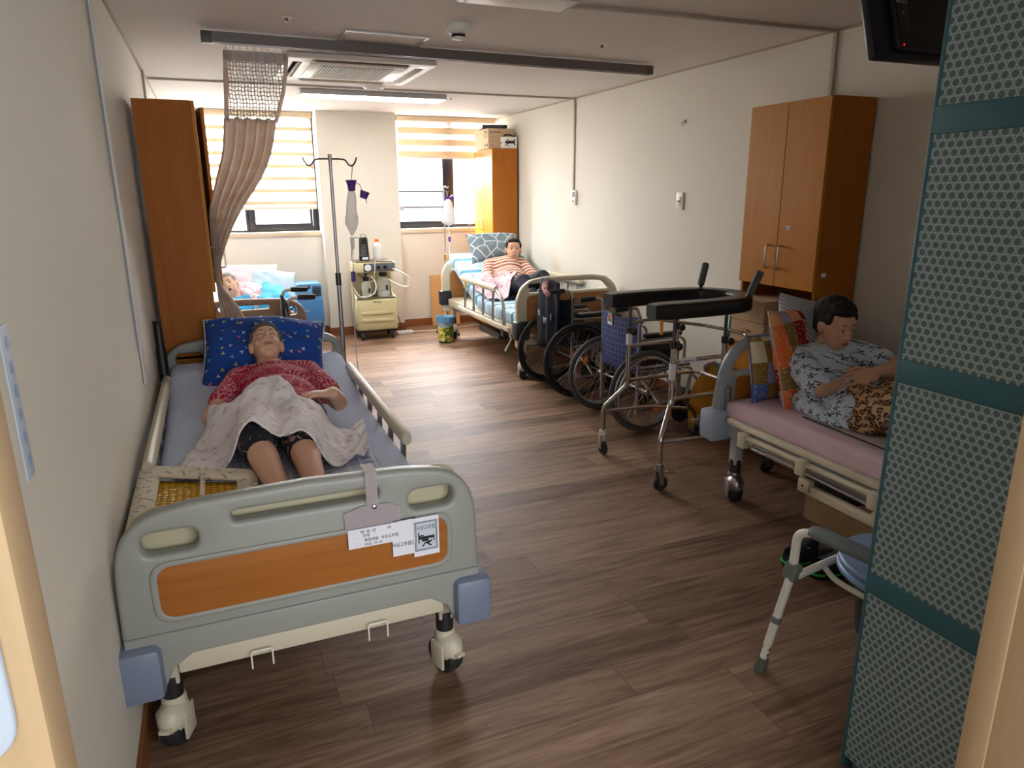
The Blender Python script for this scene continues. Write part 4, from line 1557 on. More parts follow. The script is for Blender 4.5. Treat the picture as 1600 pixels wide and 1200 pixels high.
# ---- bin
t = thing('waste_bin', 'small printed waste bin lined with a blue plastic bag', 'bin', (2.11, 6.86, 0))
MB().lathe([(0.001, 0.0), (0.07, 0.0), (0.074, 0.012)], seg=28, cap=False).build('base', m_black, t)
MB().lathe([(0.0745, 0.012), (0.0905, 0.262), (0.085, 0.262), (0.07, 0.02)], seg=32, cap=False).build('body', m_bin, t)
g = []
for r, z in ((0.088, 0.262), (0.095, 0.268), (0.0955, 0.255), (0.094, 0.215)):
    g.append([Vector(((r + 0.003 * math.sin(k * 2.3) * (1 if z < 0.25 else 0.4)) * math.cos(2 * PI * k / 40), (r + 0.003 * math.sin(k * 2.3)) * math.sin(2 * PI * k / 40), z + (0.016 * noise.noise(Vector((k * 0.5, 0, 1))) if z < 0.22 else 0))) for k in range(40)])
g.insert(0, [Vector((0.075 * math.cos(2 * PI * k / 40), 0.075 * math.sin(2 * PI * k / 40), 0.2 + 0.02 * noise.noise(Vector((k * 0.4, 3, 1))))) for k in range(40)])
MB().rings(g, False).build('bin_bag', simple('blue_bag', (96, 156, 206), 0.3), t)

# ------------------------------------------------------------------ drip stands
def drip_bag(t_name, label, loc, h, w_, full):
    t = thing(t_name, label, 'feeding bag', loc)
    return t


iv = thing('drip_stand', 'steel drip stand with double hook fixed to the near bed headboard', 'drip stand', (0.632, 4.085, 0))
MB().cyl((0, 0, 0.36), (0, 0, 1.05), 0.0125).build('lower_tube', m_steel, iv)
MB().cyl((0, 0, 1.0), (0, 0, 1.69), 0.009).build('upper_tube', m_steel, iv)
MB().cyl((0, 0, 0.99), (0, 0, 1.06), 0.016).build('clamp_collar', m_darksteel, iv)
MB().box((0, -0.02, 0.46), (0.05, 0.08, 0.05), 0.008).build('bed_bracket', m_bedgrey, iv)
hk = MB()
for s in (-1, 1):
    hk.tube(smooth_path([(0, 0, 1.675), (s * 0.05, 0, 1.675), (s * 0.08, 0, 1.67), (s * 0.10, 0, 1.645), (s * 0.12, 0, 1.642), (s * 0.135, 0, 1.66), (s * 0.145, 0, 1.685)], 5), 0.0045, 8)
hk.build('double_hook', m_darksteel, iv)
MB().cyl((0, 0, 1.66), (0, 0, 1.70), 0.011).build('hook_hub', m_steel, iv)

m_bagclr = Mat('clear_bag', C(222, 218, 214), 0.15, 0.0, Alpha=0.5).m
fb = thing('feeding_bag', 'nearly empty crumpled feeding bag with purple cap hanging from the near drip stand', 'feeding bag', (0.632 + 0.112, 4.085, 0))
MB().tube(smooth_path([(0.0, 0.006, 1.645), (0.006, 0.0, 1.638), (0.0, -0.006, 1.6), (-0.006, 0, 1.555)], 4), 0.0025, 6).build('hanging_loop', m_whitecloth, fb)
MB().lathe([(0.032, 1.565), (0.03, 1.56), (0.022, 1.535), (0.02, 1.51), (0.012, 1.505)], (-0.005, 0, 0), seg=20).build('purple_neck', m_purple, fb)
b = MB()
b.rings([[Vector((-0.008 - 0.012 * i / 9 + math.cos(2 * PI * k / 16) * r * (1 + 0.18 * math.sin(3 * k + i)), math.sin(2 * PI * k / 16) * r * 0.5, z)) for k in range(16)] for i, (r, z) in enumerate(((0.014, 1.515), (0.022, 1.49), (0.024, 1.45), (0.026, 1.42), (0.03, 1.39), (0.035, 1.36), (0.034, 1.33), (0.024, 1.30), (0.01, 1.275), (0.004, 1.262)))])
b.build('bag', m_bagclr, fb)
MB().lathe([(0.011, 1.255), (0.012, 1.25), (0.011, 1.195), (0.006, 1.185)], (-0.02, 0, 0), seg=14).build('drip_chamber', m_bagclr, fb)
cp = MB().lathe([(0.02, -0.02), (0.026, 0.012), (0.026, 0.02), (0.01, 0.022)], seg=18).build('purple_cap', m_purple, fb)
cp.location = (0.062, 0, 1.485)
cp.rotation_euler = (0, R(20), 0)
MB().tube(smooth_path([(0.015, 0, 1.555), (0.04, 0, 1.54), (0.052, 0, 1.51), (0.07, 0, 1.46), (0.075, 0, 1.44)], 4), 0.002, 6).build('cap_strap', m_purple, fb)
MB().tube(smooth_path([(-0.02, 0, 1.187), (-0.024, 0, 1.1), (-0.03, 0.0, 0.98), (-0.036, 0, 0.8), (-0.04, 0.0, 0.6), (-0.03, -0.01, 0.42)], 6), 0.003, 6).build('drip_tube', m_whitecloth, fb)
MB().box((-0.028, 0, 1.035), (0.026, 0.018, 0.06), 0.006).build('roller_clamp', m_purple, fb)

iv2 = thing('drip_stand', 'steel drip stand standing at the head of the far right bed', 'drip stand', (2.245, 7.215, 0))
MB().cyl((0, 0, 0.02), (0, 0, 0.85), 0.012).build('lower_tube', m_steel, iv2)
MB().cyl((0, 0, 0.8), (0, 0, 1.56), 0.008).build('upper_tube', m_steel, iv2)
MB().cyl((0, 0, 0.80), (0, 0, 0.86), 0.015).build('clamp_collar', simple('brass_collar', (170, 120, 50), 0.4, 0.6), iv2)
hk = MB()
for a in range(4):
    c_, s_ = math.cos(a * PI / 2 + 0.3), math.sin(a * PI / 2 + 0.3)
    hk.tube(smooth_path([(0, 0, 1.552), (c_ * 0.03, s_ * 0.03, 1.552), (c_ * 0.05, s_ * 0.05, 1.535), (c_ * 0.062, s_ * 0.062, 1.55)], 4), 0.004, 6)
hk.build('hook_cross', m_steel, iv2)
bs = MB()
for a in range(4):
    bs.tube([(0, 0, 0.05), (0.14 * math.cos(a * PI / 2 + 0.6), 0.14 * math.sin(a * PI / 2 + 0.6), 0.035)], 0.011, 8)
    bs.ell((0.14 * math.cos(a * PI / 2 + 0.6), 0.14 * math.sin(a * PI / 2 + 0.6), 0.02), (0.02, 0.02, 0.02), None, 12, 8)
bs.build('base', m_darksteel, iv2)
f2 = thing('feeding_bag', 'full white feeding bag with purple cap on the far drip stand', 'feeding bag', (2.245 + 0.035, 7.205, 0))
MB().lathe([(0.026, 1.455), (0.024, 1.45), (0.018, 1.42), (0.014, 1.415)], seg=18).build('purple_neck', m_purple, f2)
MB().rings([[Vector((math.cos(2 * PI * k / 18) * a, math.sin(2 * PI * k / 18) * b_ - 0.02, z)) for k in range(18)] for a, b_, z in ((0.016, 0.014, 1.425), (0.04, 0.02, 1.40), (0.055, 0.026, 1.34), (0.068, 0.032, 1.26), (0.076, 0.032, 1.2), (0.07, 0.028, 1.185), (0.03, 0.014, 1.165), (0.006, 0.005, 1.155))]).build('bag', m_whitecloth, f2)
cp = MB().lathe([(0.018, -0.015), (0.024, 0.01), (0.024, 0.018), (0.01, 0.02)], seg=18).build('purple_cap', m_purple, f2)
cp.location, cp.rotation_euler = (0.045, -0.02, 1.44), (R(20), R(60), 0)
MB().tube(smooth_path([(0, -0.02, 1.156), (0.003, -0.02, 1.05), (0, -0.02, 0.9), (0.005, -0.02, 0.75)], 4), 0.003, 6).build('drip_tube', m_whitecloth, f2)
MB().box((0.004, -0.02, 1.02), (0.024, 0.016, 0.055), 0.005).build('roller_clamp', m_purple, f2)
MB().tube([(0, 0.018, 1.5), (0, 0.0, 1.47), (0, 0, 1.45)], 0.002, 6).build('hanging_loop', m_whitecloth, f2)

# ------------------------------------------------------------------ suction machine
su = thing('suction_machine', 'cream suction machine on castors in front of the window pier', 'suction machine', (1.5, 7.4, 0))
body = MB()
out = [(-0.215, 0.10), (0.215, 0.10), (0.222, 0.43), (0.20, 0.46), (-0.20, 0.46), (-0.222, 0.43)]
lo = MB()
lo.box((0, 0.0, 0.265), (0.43, 0.30, 0.33), 0.03)
lo.build('lower_body', m_suction, su)
MB().box((0, 0.125, 0.58), (0.39, 0.03, 0.36), 0.01).build('back_panel', m_suction, su)
for s in (-1, 1):
    MB().prism([(0.14, 0.40), (0.14, 0.73), (0.06, 0.73), (0.075, 0.55), (0.0, 0.46), (-0.13, 0.44), (-0.13, 0.40)], s * 0.2 - 0.01, s * 0.2 + 0.01, 'YZ').build('side_wing', m_suction, su)
top = MB().box((0, 0.0, 0.755), (0.43, 0.28, 0.105), 0.014).build('control_box', m_suction, su)
MB().box((0.045, -0.1405, 0.755), (0.325, 0.004, 0.085), 0.002).build('control_panel', m_panelgrey, top)
MB().lathe([(0.042, 0), (0.042, -0.008), (0.036, -0.009)], (-0.075, -0.142, 0.755), 'Y', 28).build('gauge_rim', m_black, top)
ga = MB().lathe([(0.034, 0), (0.034, -0.0015)], (-0.075, -0.1505, 0.755), 'Y', 28).build('gauge_face', m_paper, top)
MB().box((-0.072, -0.1525, 0.758), (0.03, 0.001, 0.003), 0, (0, 30, 0)).build('gauge_needle', m_ink, top)
for x in (0.035, 0.105):
    MB().lathe([(0.02, 0), (0.018, -0.012), (0.012, -0.022)], (x, -0.143, 0.755), 'Y', 16).build('dial', m_black, top)
MB().lathe([(0.012, 0), (0.012, -0.01)], (0.18, -0.143, 0.735), 'Y', 14).build('port', m_steel, top)
MB().box((0, -0.01, 0.812), (0.39, 0.25, 0.01), 0.004).build('top_tray', simple('tray_brown', (110, 96, 78), 0.5), top)
for z in (0.285, 0.21):
    MB().box((0.0, -0.151, z), (0.33, 0.014, 0.034), 0.012).build('front_rib', m_suction, su)
join_meshes('brand_mark', [text_mesh('Clinika', 0.03, Matrix.Translation((0, -0.1508, 0.40)) @ TX, 0.0006, sx=1.1)], m_ink, su)
MB().box((0, -0.03, 0.435), (0.40, 0.2, 0.02), 0.004).build('jar_tray', simple('tray_dark', (90, 88, 70), 0.6), su)
for lab, x, r, h_, kn in (('left', -0.085, 0.052, 0.13, 0.02), ('right', 0.095, 0.068, 0.17, 0.03)):
    j = MB().lathe([(r, 0.447), (r, 0.447 + h_), (r * 0.85, 0.46 + h_), (r * 0.5, 0.475 + h_), (r * 0.5, 0.49 + h_)], (x, -0.06, 0), seg=28).build('suction_jar', m_glass, su)
    MB().lathe([(r * 0.95, 0.449), (r * 0.95, 0.447 + h_ * 0.3), (0.001, 0.447 + h_ * 0.3)], (x, -0.06, 0), seg=24).build('liquid', Mat('jar_liquid', C(206, 212, 206), 0.2, 0.0, Alpha=0.5).m, j)
    MB().lathe([(r * 0.58, 0.485 + h_), (r * 0.6, 0.49 + h_), (r * 0.6, 0.525 + h_), (r * 0.3, 0.53 + h_), (0.012, 0.56 + h_)], (x, -0.06, 0), seg=22).build('jar_stopper', m_black, j)
    MB().box((x + 0.02, -0.06 - r, 0.447 + h_ * 0.55), (0.025, 0.004, 0.05), 0.001).build('jar_label', m_darksteel, j)
    for s in (-1, 1):
        MB().tube([(x + s * (r + 0.006), -0.06, 0.445), (x + s * (r + 0.006), -0.06, 0.447 + h_ * 0.6)], 0.004, 8).build('jar_holder', m_darksteel, su)
tb = simple('clear_tubing', (222, 216, 204), 0.3)
MB().tube(smooth_path([(0.18, -0.155, 0.735), (0.27, -0.17, 0.69), (0.36, -0.17, 0.62), (0.34, -0.16, 0.545), (0.24, -0.12, 0.56), (0.11, -0.065, 0.65), (0.095, -0.06, 0.70)], 7), 0.008, 8).build('hose', tb, su)
MB().tube(smooth_path([(-0.085, -0.06, 0.63), (-0.075, -0.075, 0.66), (-0.035, -0.11, 0.66), (0.0, -0.14, 0.58), (-0.02, -0.15, 0.5), (-0.1, -0.16, 0.46), (-0.18, -0.15, 0.47), (-0.225, -0.12, 0.55)], 7), 0.0075, 8).build('hose', tb, su)
MB().tube(smooth_path([(0.0, -0.155, 0.83), (-0.01, -0.16, 0.7), (-0.02, -0.12, 0.62), (-0.05, -0.08, 0.6)], 6), 0.004, 6).build('hose', tb, su)
MB().tube(smooth_path([(-0.16, 0.0, 0.7), (-0.1, 0.0, 0.63), (0.0, 0.02, 0.62), (0.05, 0.02, 0.7)], 6), 0.005, 6).build('hose', simple('grey_hose', (110, 104, 96), 0.5), su)
for sx in (-1, 1):
    for sy in (-1, 1):
        MB().lathe([(0.014, -0.012), (0.034, -0.012), (0.036, 0), (0.034, 0.012), (0.014, 0.012)], (sx * 0.16, sy * 0.11, 0.036), 'X', 18).build('castor', m_rubber, su)
        MB().box((sx * 0.16, sy * 0.11, 0.075), (0.034, 0.045, 0.06), 0.006).build('castor_fork', m_darksteel, su)
MB().box((0, 0, 0.095), (0.40, 0.27, 0.02), 0.004).build('underside', m_black, su)
zt2 = 0.8185
t = thing('insect_lamp', 'black slotted lantern standing on the suction machine', 'lamp', (1.42, 7.38, zt2))
MB().lathe([(0.05, 0), (0.053, 0.008), (0.053, 0.045), (0.048, 0.05)], seg=28).build('base', m_black, t)
MB().lathe([(0.036, 0.05), (0.034, 0.17)], seg=20).build('inner_tube', simple('lantern_inner', (120, 124, 130), 0.4), t)
mb = MB()
for k in range(14):
    a = 2 * PI * k / 14
    mb.tube([(0.048 * math.cos(a), 0.048 * math.sin(a), 0.045), (0.041 * math.cos(a), 0.041 * math.sin(a), 0.175)], 0.004, 6)
for z, r in ((0.08, 0.0465), (0.12, 0.0445), (0.15, 0.043)):
    mb.torus((0, 0, z), r, 0.003, 'Z', 28, 6)
mb.build('cage', m_black, t)
MB().lathe([(0.042, 0.17), (0.044, 0.18), (0.042, 0.225), (0.03, 0.235)], seg=28).build('top', m_black, t)
MB().tube(smooth_path([(-0.042, 0, 0.2), (-0.02, 0, 0.26), (0.02, 0, 0.26), (0.042, 0, 0.2)], 5), 0.003, 6).build('loop_handle', m_black, t)
MB().box((0, -0.052, 0.025), (0.06, 0.004, 0.025), 0.001).build('label', m_paper, t)
MB().tube(smooth_path([(-0.04, 0.03, 0.23), (-0.09, 0.04, 0.22), (-0.115, 0.05, 0.1), (-0.125, 0.06, 0.0)], 5), 0.0035, 6).build('cord', m_black, t)
t = thing('saline_bottle', 'white translucent bottle with orange cap on the suction machine', 'bottle', (1.56, 7.39, zt2))
MB().lathe([(0.045, 0), (0.047, 0.006), (0.047, 0.13), (0.04, 0.155), (0.02, 0.175), (0.018, 0.19)], seg=26).build('bottle', Mat('milky_plastic', C(226, 228, 226), 0.25, 0.0, Alpha=0.8).m, t)
MB().lathe([(0.021, 0.185), (0.021, 0.21), (0.018, 0.213)], seg=20).build('cap', simple('orange_cap', (236, 110, 28), 0.4), t)
t = thing('power_strip', 'white power strip on the floor beside the suction machine', 'power strip', (1.83, 7.47, 0), R(4))
MB().box((0, 0, 0.018), (0.17, 0.06, 0.035), 0.006).build('case', m_white, t)
mb = MB()
for k in range(3):
    mb.lathe([(0.018, 0.036), (0.018, 0.0365)], (-0.05 + 0.05 * k, 0, 0), seg=16)
mb.build('sockets', simple('socket_grey', (150, 150, 150), 0.5), t)
cb = MB().tube(smooth_path([(0.08, 0, 0.015), (0.2, 0.02, 0.008), (0.4, -0.02, 0.008), (0.62, 0.04, 0.008)], 5), 0.005, 6).build('cord', m_white, t)
MB().tube(smooth_path([(-0.05, 0, 0.04), (-0.045, 0, 0.12), (-0.07, 0, 0.2), (-0.115, -0.02, 0.26)], 5), 0.004, 6).build('plug_cord', m_black, t)

# ------------------------------------------------------------------ oxygen concentrator
oc = thing('oxygen_concentrator', 'blue oxygen concentrator on the floor under the left window', 'concentrator', (0.84, 7.57, 0))
MB().box((0, 0, 0.24), (0.28, 0.30, 0.40), 0.02).build('cabinet', m_concblue, oc)
hd = [(-0.14, 0.43), (0.14, 0.43), (0.14, 0.58), (0.12, 0.605), (-0.1, 0.605), (-0.14, 0.56)]
plate('head', [(p.x, p.y) for p in fillet([Vector((x, z, 0)) for x, z in hd], 0.02, 3, True)], [rrect(-0.075, 0.545, 0.02, 0.575, 0.012)], 0.26, 0.012, simple('concentrator_pale', (98, 156, 208), 0.45), oc)
MB().box((0.083, -0.134, 0.525), (0.085, 0.008, 0.1), 0.006).build('front_vent', m_concdark, oc)
MB().box((-0.02, -0.134, 0.47), (0.075, 0.008, 0.06), 0.006).build('control_panel', m_concdark, oc)
join_meshes('label_print', [text_mesh('▬▬▬', 0.02, Matrix.Translation((-0.04, -0.1508, 0.33)) @ TX)], m_paper, oc)
for z in (0.55, 0.535, 0.52, 0.505):
    MB().box((0.083, -0.1385, z), (0.07, 0.002, 0.005)).build('vent_slot', m_black, oc)
for sx in (-1, 1):
    for sy in (-1, 1):
        MB().lathe([(0.006, -0.01), (0.02, -0.01), (0.02, 0.01), (0.006, 0.01)], (sx * 0.11, sy * 0.12, 0.02), 'X', 14).build('castor', m_rubber, oc)
    MB().box((sx * 0.11, 0, 0.035), (0.03, 0.27, 0.016), 0.004).build('castor_bar', m_black, oc)
t = thing('humidifier', 'small clear humidifier cup with black valve and tubing beside the concentrator', 'humidifier', (0.665, 7.52, 0.35))
MB().lathe([(0.035, 0.06), (0.036, 0.065), (0.036, 0.18), (0.03, 0.19)], seg=20).build('cup', m_glass, t)
MB().box((0.02, 0.0, 0.03), (0.04, 0.06, 0.06), 0.006).build('bracket', m_concblue, t)
MB().lathe([(0.034, 0.188), (0.034, 0.21), (0.012, 0.215), (0.012, 0.25)], seg=18).build('lid', m_whitecloth, t)
MB().lathe([(0.012, 0.24), (0.02, 0.25), (0.012, 0.27), (0.008, 0.29), (0.016, 0.295), (0.016, 0.315)], seg=16).cyl((-0.03, 0, 0.265), (0.03, 0, 0.265), 0.006, seg=10).build('valve', m_black, t)
MB().tube(smooth_path([(0.02, -0.02, 0.25), (0.06, -0.05, 0.2), (0.02, -0.07, 0.14), (-0.03, -0.05, 0.2), (0.0, -0.04, 0.26)], 6), 0.004, 6).build('tubing', m_whitecloth, t)

# ------------------------------------------------------------------ cane screen and television
scn = thing('folding_screen', 'tall grey-green cane-weave folding screen with teal straps at right', 'folding screen', (1.424, 0, 0))
MB().box((0, 0.88, 1.08), (0.028, 0.44, 2.08), 0.003).build('cane_panel', m_cane, scn, smooth=False)
for y in (1.099, 0.661):
    MB().box((0, y, 1.06), (0.033, 0.011, 2.12), 0.004).build('edge_trim', m_tealstrap, scn)
for z in (0.561, 1.101, 1.637):
    MB().box((0, 0.88, z), (0.034, 0.438, 0.056), 0.003).build('strap', m_tealstrap, scn)
for y in (1.04, 0.72):
    MB().box((0, y, 0.02), (0.028, 0.06, 0.04), 0.004).build('foot', m_tealstrap, scn)
MB().box((0.23, 0.675, 1.08), (0.43, 0.028, 2.08), 0.003).build('hinged_panel', m_cane, scn, smooth=False)
MB().box((0.25, 0.675, 0.02), (0.06, 0.028, 0.04), 0.004).build('foot', m_tealstrap, scn)

tv = thing('television', 'black wall-hung television seen from behind at the upper right', 'television', (2.27, 1.75, 1.9))
tv.rotation_euler = (R(-17), 0, 0)
MB().box((0, 0.028, 0.19), (0.62, 0.03, 0.38), 0.008).build('bezel', simple('tv_bezel_navy', (24, 26, 44), 0.3), tv)
MB().box((0.03, 0.0, 0.19), (0.52, 0.035, 0.34), 0.014).build('back_cover', m_black, tv)
MB().box((0, 0.044, 0.19), (0.57, 0.004, 0.33)).build('screen', simple('tv_screen', (8, 8, 10), 0.1), tv)
MB().box((-0.205, -0.0185, 0.19), (0.045, 0.003, 0.26), 0.006).build('button_strip', simple('tv_strip', (18, 18, 26), 0.4), tv)
tm = []
for txt, z in (('▲', 0.27), ('▼', 0.235), ('MENU', 0.2), ('SOURCE', 0.165), ('⏻', 0.13)):
    tm.append(text_mesh(txt, 0.013, Matrix.Translation((-0.205, -0.0203, z)) @ TX))
join_meshes('button_print', tm, simple('print_grey', (150, 150, 158), 0.6), tv)
MB().lathe([(0.003, 0), (0.003, -0.002)], (-0.215, -0.0175, 0.03), 'Y', 12).build('standby_light', m_redled, tv)
MB().tube([(0, 0.0, 0.2), (0.0, -0.06, 0.3), (0.0, -0.15, 0.365)], 0.02, 10).build('bracket_arm', m_black, tv)
bk = MB().box((0, -0.17, 0.345), (0.2, 0.02, 0.16), 0.004)
bk.build('bracket_plate', m_black, tv)

# ------------------------------------------------------------------ gathered curtain
cu = thing('curtain', 'taupe ward curtain with net top gathered aside behind the left cabinet handle', 'curtain', (0, 0, 0))
def curtain_sheet(rows, ns, folds, amp):
    G = []
    for (z, xa, xb, y, am) in rows:
        row = []
        for i in range(ns + 1):
            u = i / ns
            x = xa + (xb - xa) * u
            row.append(Vector((x, y + am * amp * math.sin(u * folds * 2 * PI + 0.6 * math.sin(z * 3)) + 0.004 * noise.noise(Vector((u * 9, z * 5, 2))), z + 0.008 * math.sin(u * folds * 2 * PI))))
        G.append(row)
    return G


def interp_rows(rows, n):
    out = []
    P = smooth_path([Vector((r[1], r[2], r[0])) for r in rows], n)
    Q = smooth_path([Vector((r[3], r[4], r[0])) for r in rows], n)
    for p, q in zip(P, Q):
        out.append((p.z, p.x, p.y, q.x, q.y))
    return out


net = interp_rows([(2.205, 0.15, 0.47, 4.235, 0.7), (2.05, 0.135, 0.44, 4.24, 1.0), (1.87, 0.125, 0.385, 4.25, 1.0)], 5)
MB().grid(curtain_sheet(net, 70, 7, 0.016)).build('net_top', m_net, cu, 180)
MB().box((0.31, 4.235, 2.19), (0.32, 0.012, 0.05), 0.002).build('heading_tape', simple('heading_tape', (190, 182, 174), 0.9), cu)
rows = interp_rows([(1.885, 0.12, 0.385, 4.25, 1.0), (1.72, 0.095, 0.345, 4.255, 1.0), (1.58, 0.05, 0.28, 4.265, 1.0), (1.42, 0.0, 0.165, 4.27, 1.1), (1.28, -0.01, 0.085, 4.275, 1.0), (1.15, -0.012, 0.03, 4.27, 0.7), (1.07, -0.012, 0.012, 4.26, 0.5), (0.99, -0.01, 0.022, 4.25, 0.6), (0.89, -0.008, 0.085, 4.22, 1.0), (0.80, 0.0, 0.12, 4.2, 1.1), (0.70, 0.005, 0.15, 4.19, 1.2)], 6)
MB().grid(curtain_sheet(rows, 80, 5, 0.02), 0.003).build('cloth', m_curtain, cu, 180)
for xa, xb, k in ((0.12, 0.148, 0), (0.375, 0.40, 1)):
    r_ = interp_rows([(2.205, 0.148 if k == 0 else 0.452, 0.172 if k == 0 else 0.474, 4.228, 0.0), (2.03, 0.135 if k == 0 else 0.425, 0.158 if k == 0 else 0.445, 4.232, 0.0), (1.87, 0.122 if k == 0 else 0.372, 0.146 if k == 0 else 0.392, 4.242, 0.0)], 4)
    MB().grid(curtain_sheet(r_, 4, 1, 0.002), 0.003).build('side_border', m_curtain, cu, 180)
mb = MB()
for k in range(9):
    x = 0.165 + 0.035 * k
    mb.tube([(x, 4.225, 2.205), (x, 4.222, 2.225), (x, 4.222, 2.245)], 0.003, 6)
mb.build('hooks', m_whitemetal, cu)
# ------------------------------------------------------------------ wheelchairs (local: x forward, y left, origin on the floor under the axle)
def big_wheel(parent, y, s, r, tyre, spokes=28, reflect=True, black_rim=False):
    w_ = MB().torus((0, y, r), r - 0.016, 0.016, 'Y', 64, 12).build('big_wheel', tyre, parent, 180)
    MB().torus((0, y, r), r - 0.04, 0.009, 'Y', 56, 8, (1.2, 1.3)).build('rim', m_black if black_rim else m_steel, w_, 180)
    MB().torus((0, y + s * 0.038, r), r - 0.045, 0.0085, 'Y', 56, 8).build('hand_rim', m_black if black_rim else m_steel, w_, 180)
    sp = MB()
    for k in range(spokes):
        a = 2 * PI * k / spokes
        b = a + (0.55 if k % 2 else -0.55)
        q = (-1 if k % 4 < 2 else 1) * 0.022
        sp.tube([(0.022 * math.cos(b), y + q, r + 0.022 * math.sin(b)), ((r - 0.044) * math.cos(a), y, r + (r - 0.044) * math.sin(a))], 0.0016, 5)
    for k in range(6):
        a = 2 * PI * k / 6 + 0.2
        sp.tube([((r - 0.045) * math.cos(a), y + s * 0.038, r + (r - 0.045) * math.sin(a)), ((r - 0.045) * math.cos(a), y, r + (r - 0.045) * math.sin(a))], 0.004, 6)
    sp.build('spokes', m_chrome, w_)
    MB().lathe([(0.012, -0.04), (0.026, -0.03), (0.018, -0.02), (0.018, 0.02), (0.026, 0.03), (0.012, 0.04)], (0, y, r), 'Y', 20).build('hub', m_chrome, w_)
    if reflect:
        for a in (2.5, 5.4):
            c, q = math.cos(a), math.sin(a)
            MB().ell((c * r * 0.62, y, r + q * r * 0.62), (0.036, 0.008, 0.018), (0, -math.degrees(a) + 70, 0), 16, 8).build('reflector', m_orange_lens, w_)
    return w_


def wheelchair(label, loc, rz, half=0.255, r=0.265, back_m=None, tyre=None, hz=0.80, grip=(0.10, 0.215), foot=True, reflect=True, arm_curve=False, black_rim=False, seat_z=0.40, back=(0.37, 0.745)):
    t = thing('wheelchair', label, 'wheelchair', loc, rz, 'parked wheelchairs')
    for s in (-1, 1):
        big_wheel(t, s * half, s, r, tyre or m_greyrub, reflect=reflect, black_rim=black_rim)
        y = s * (half - 0.045)
        f = MB()
        f.tube(fillet([(-0.03, y, 0.10), (-0.03, y, hz - 0.07), (-0.05, y, hz - 0.005), (-0.10, y, hz), (-grip[1] + 0.02, y, hz - 0.004)], 0.05, 5), 0.011, 10)
        f.tube(fillet([(-0.03, y, 0.13), (0.36, y, 0.16), (0.40, y, 0.36), (0.36, y, seat_z - 0.02), (-0.03, y, seat_z - 0.02)], 0.05, 5), 0.011, 10)
        f.tube([(0.30, y, 0.16), (0.30, y, seat_z - 0.02)], 0.0105, 10)
        f.build('side_frame', m_steel, t)
        MB().tube([(-grip[0], y, hz), (-grip[0] - 0.02, y, hz), (-grip[1] + 0.01, y, hz - 0.004), (-grip[1], y, hz - 0.005)], [0.016, 0.0175, 0.0175, 0.014], 14).build('push_grip', m_black, t)
        a = MB()
        a.tube(fillet([(-0.03, y, 0.585), (0.30, y, 0.585), (0.33, y, 0.55), (0.33, y, seat_z - 0.02)], 0.04, 5), 0.0095, 10)
        a.build('arm_frame', m_steel, t)
        MB().box((0.15, y, 0.613), (0.28, 0.05, 0.032), 0.013).build('arm_pad', m_vinyl, t)
        MB().box((0.13, y + s * 0.008, 0.49), (0.30, 0.004, 0.14), 0.001).build('skirt_guard', m_black, t)
        cr = 0.075
        w_ = MB().lathe([(0.03, -0.013), (cr - 0.006, -0.015), (cr, -0.006), (cr, 0.006), (cr - 0.006, 0.015), (0.03, 0.013)], (0.33, y, cr), 'Y', 28).build('front_caster', m_rubber, t)
        k = MB()
        for q in (-1, 1):
            k.box((0.325, y + q * 0.021, 0.12), (0.022, 0.005, 0.1), 0.002)
        k.box((0.325, y, 0.17), (0.026, 0.047, 0.014), 0.003)
        k.build('caster_fork', m_darksteel, w_)
        MB().cyl((0.33, y - 0.016, cr), (0.33, y + 0.016, cr), 0.03, seg=18).build('caster_hub', m_darksteel, w_)
        if foot:
            MB().tube(fillet([(0.38, y, 0.34), (0.47, y * 0.9, 0.28), (0.53, y * 0.75, 0.12)], 0.05, 5), 0.0095, 10).build('footrest_tube', m_steel, t)
            MB().box((0.54, y * 0.5, 0.11), (0.13, 0.15, 0.014), 0.005, (0, -8, 0)).build('foot_plate', m_black, t)
        MB().tube([(0.24, y + s * 0.02, seat_z + 0.0), (0.20, y + s * 0.025, seat_z + 0.12)], 0.006, 8).build('brake_lever', m_black, t)
    yy = half - 0.045
    G = []
    for j in range(9):
        z = back[0] + (back[1] - back[0]) * j / 8
        row = []
        for i in range(11):
            u = i / 10 * 2 - 1
            row.append((-0.035 - 0.028 * (1 - u * u), u * (yy + 0.012), z - (0.035 * (1 - u * u) if j == 8 else 0)))
        G.append(row)
    bk = MB().grid(G, 0.012).build('backrest', back_m or m_black, t, 60)
    pk = []
    for j in range(4):
        z = back[0] + 0.03 + 0.16 * j / 3
        pk.append([(-0.052 - 0.024 * (1 - (i / 8 * 1.6 - 0.8) ** 2), (i / 8 * 2 - 1) * yy * 0.72, z) for i in range(9)])
    MB().grid(pk, 0.006).build('back_pocket', back_m or m_black, bk, 60)
    G = [[(-0.02 + 0.40 * j / 6, (i / 8 * 2 - 1) * yy, seat_z - 0.022 * (1 - (i / 8 * 2 - 1) ** 2)) for i in range(9)] for j in range(7)]
    MB().grid(G, 0.012).build('seat', m_vinyl, t, 60)
    x_ = MB()
    for s in (-1, 1):
        x_.tube([(0.15, -s * yy, 0.15), (0.15, s * yy, seat_z - 0.03)], 0.009, 8)
    x_.build('cross_brace', m_steel, t)
    MB().cyl((0, -half, r), (0, half, r), 0.007, seg=10).build('axle', m_steel, t)
    return t, bk


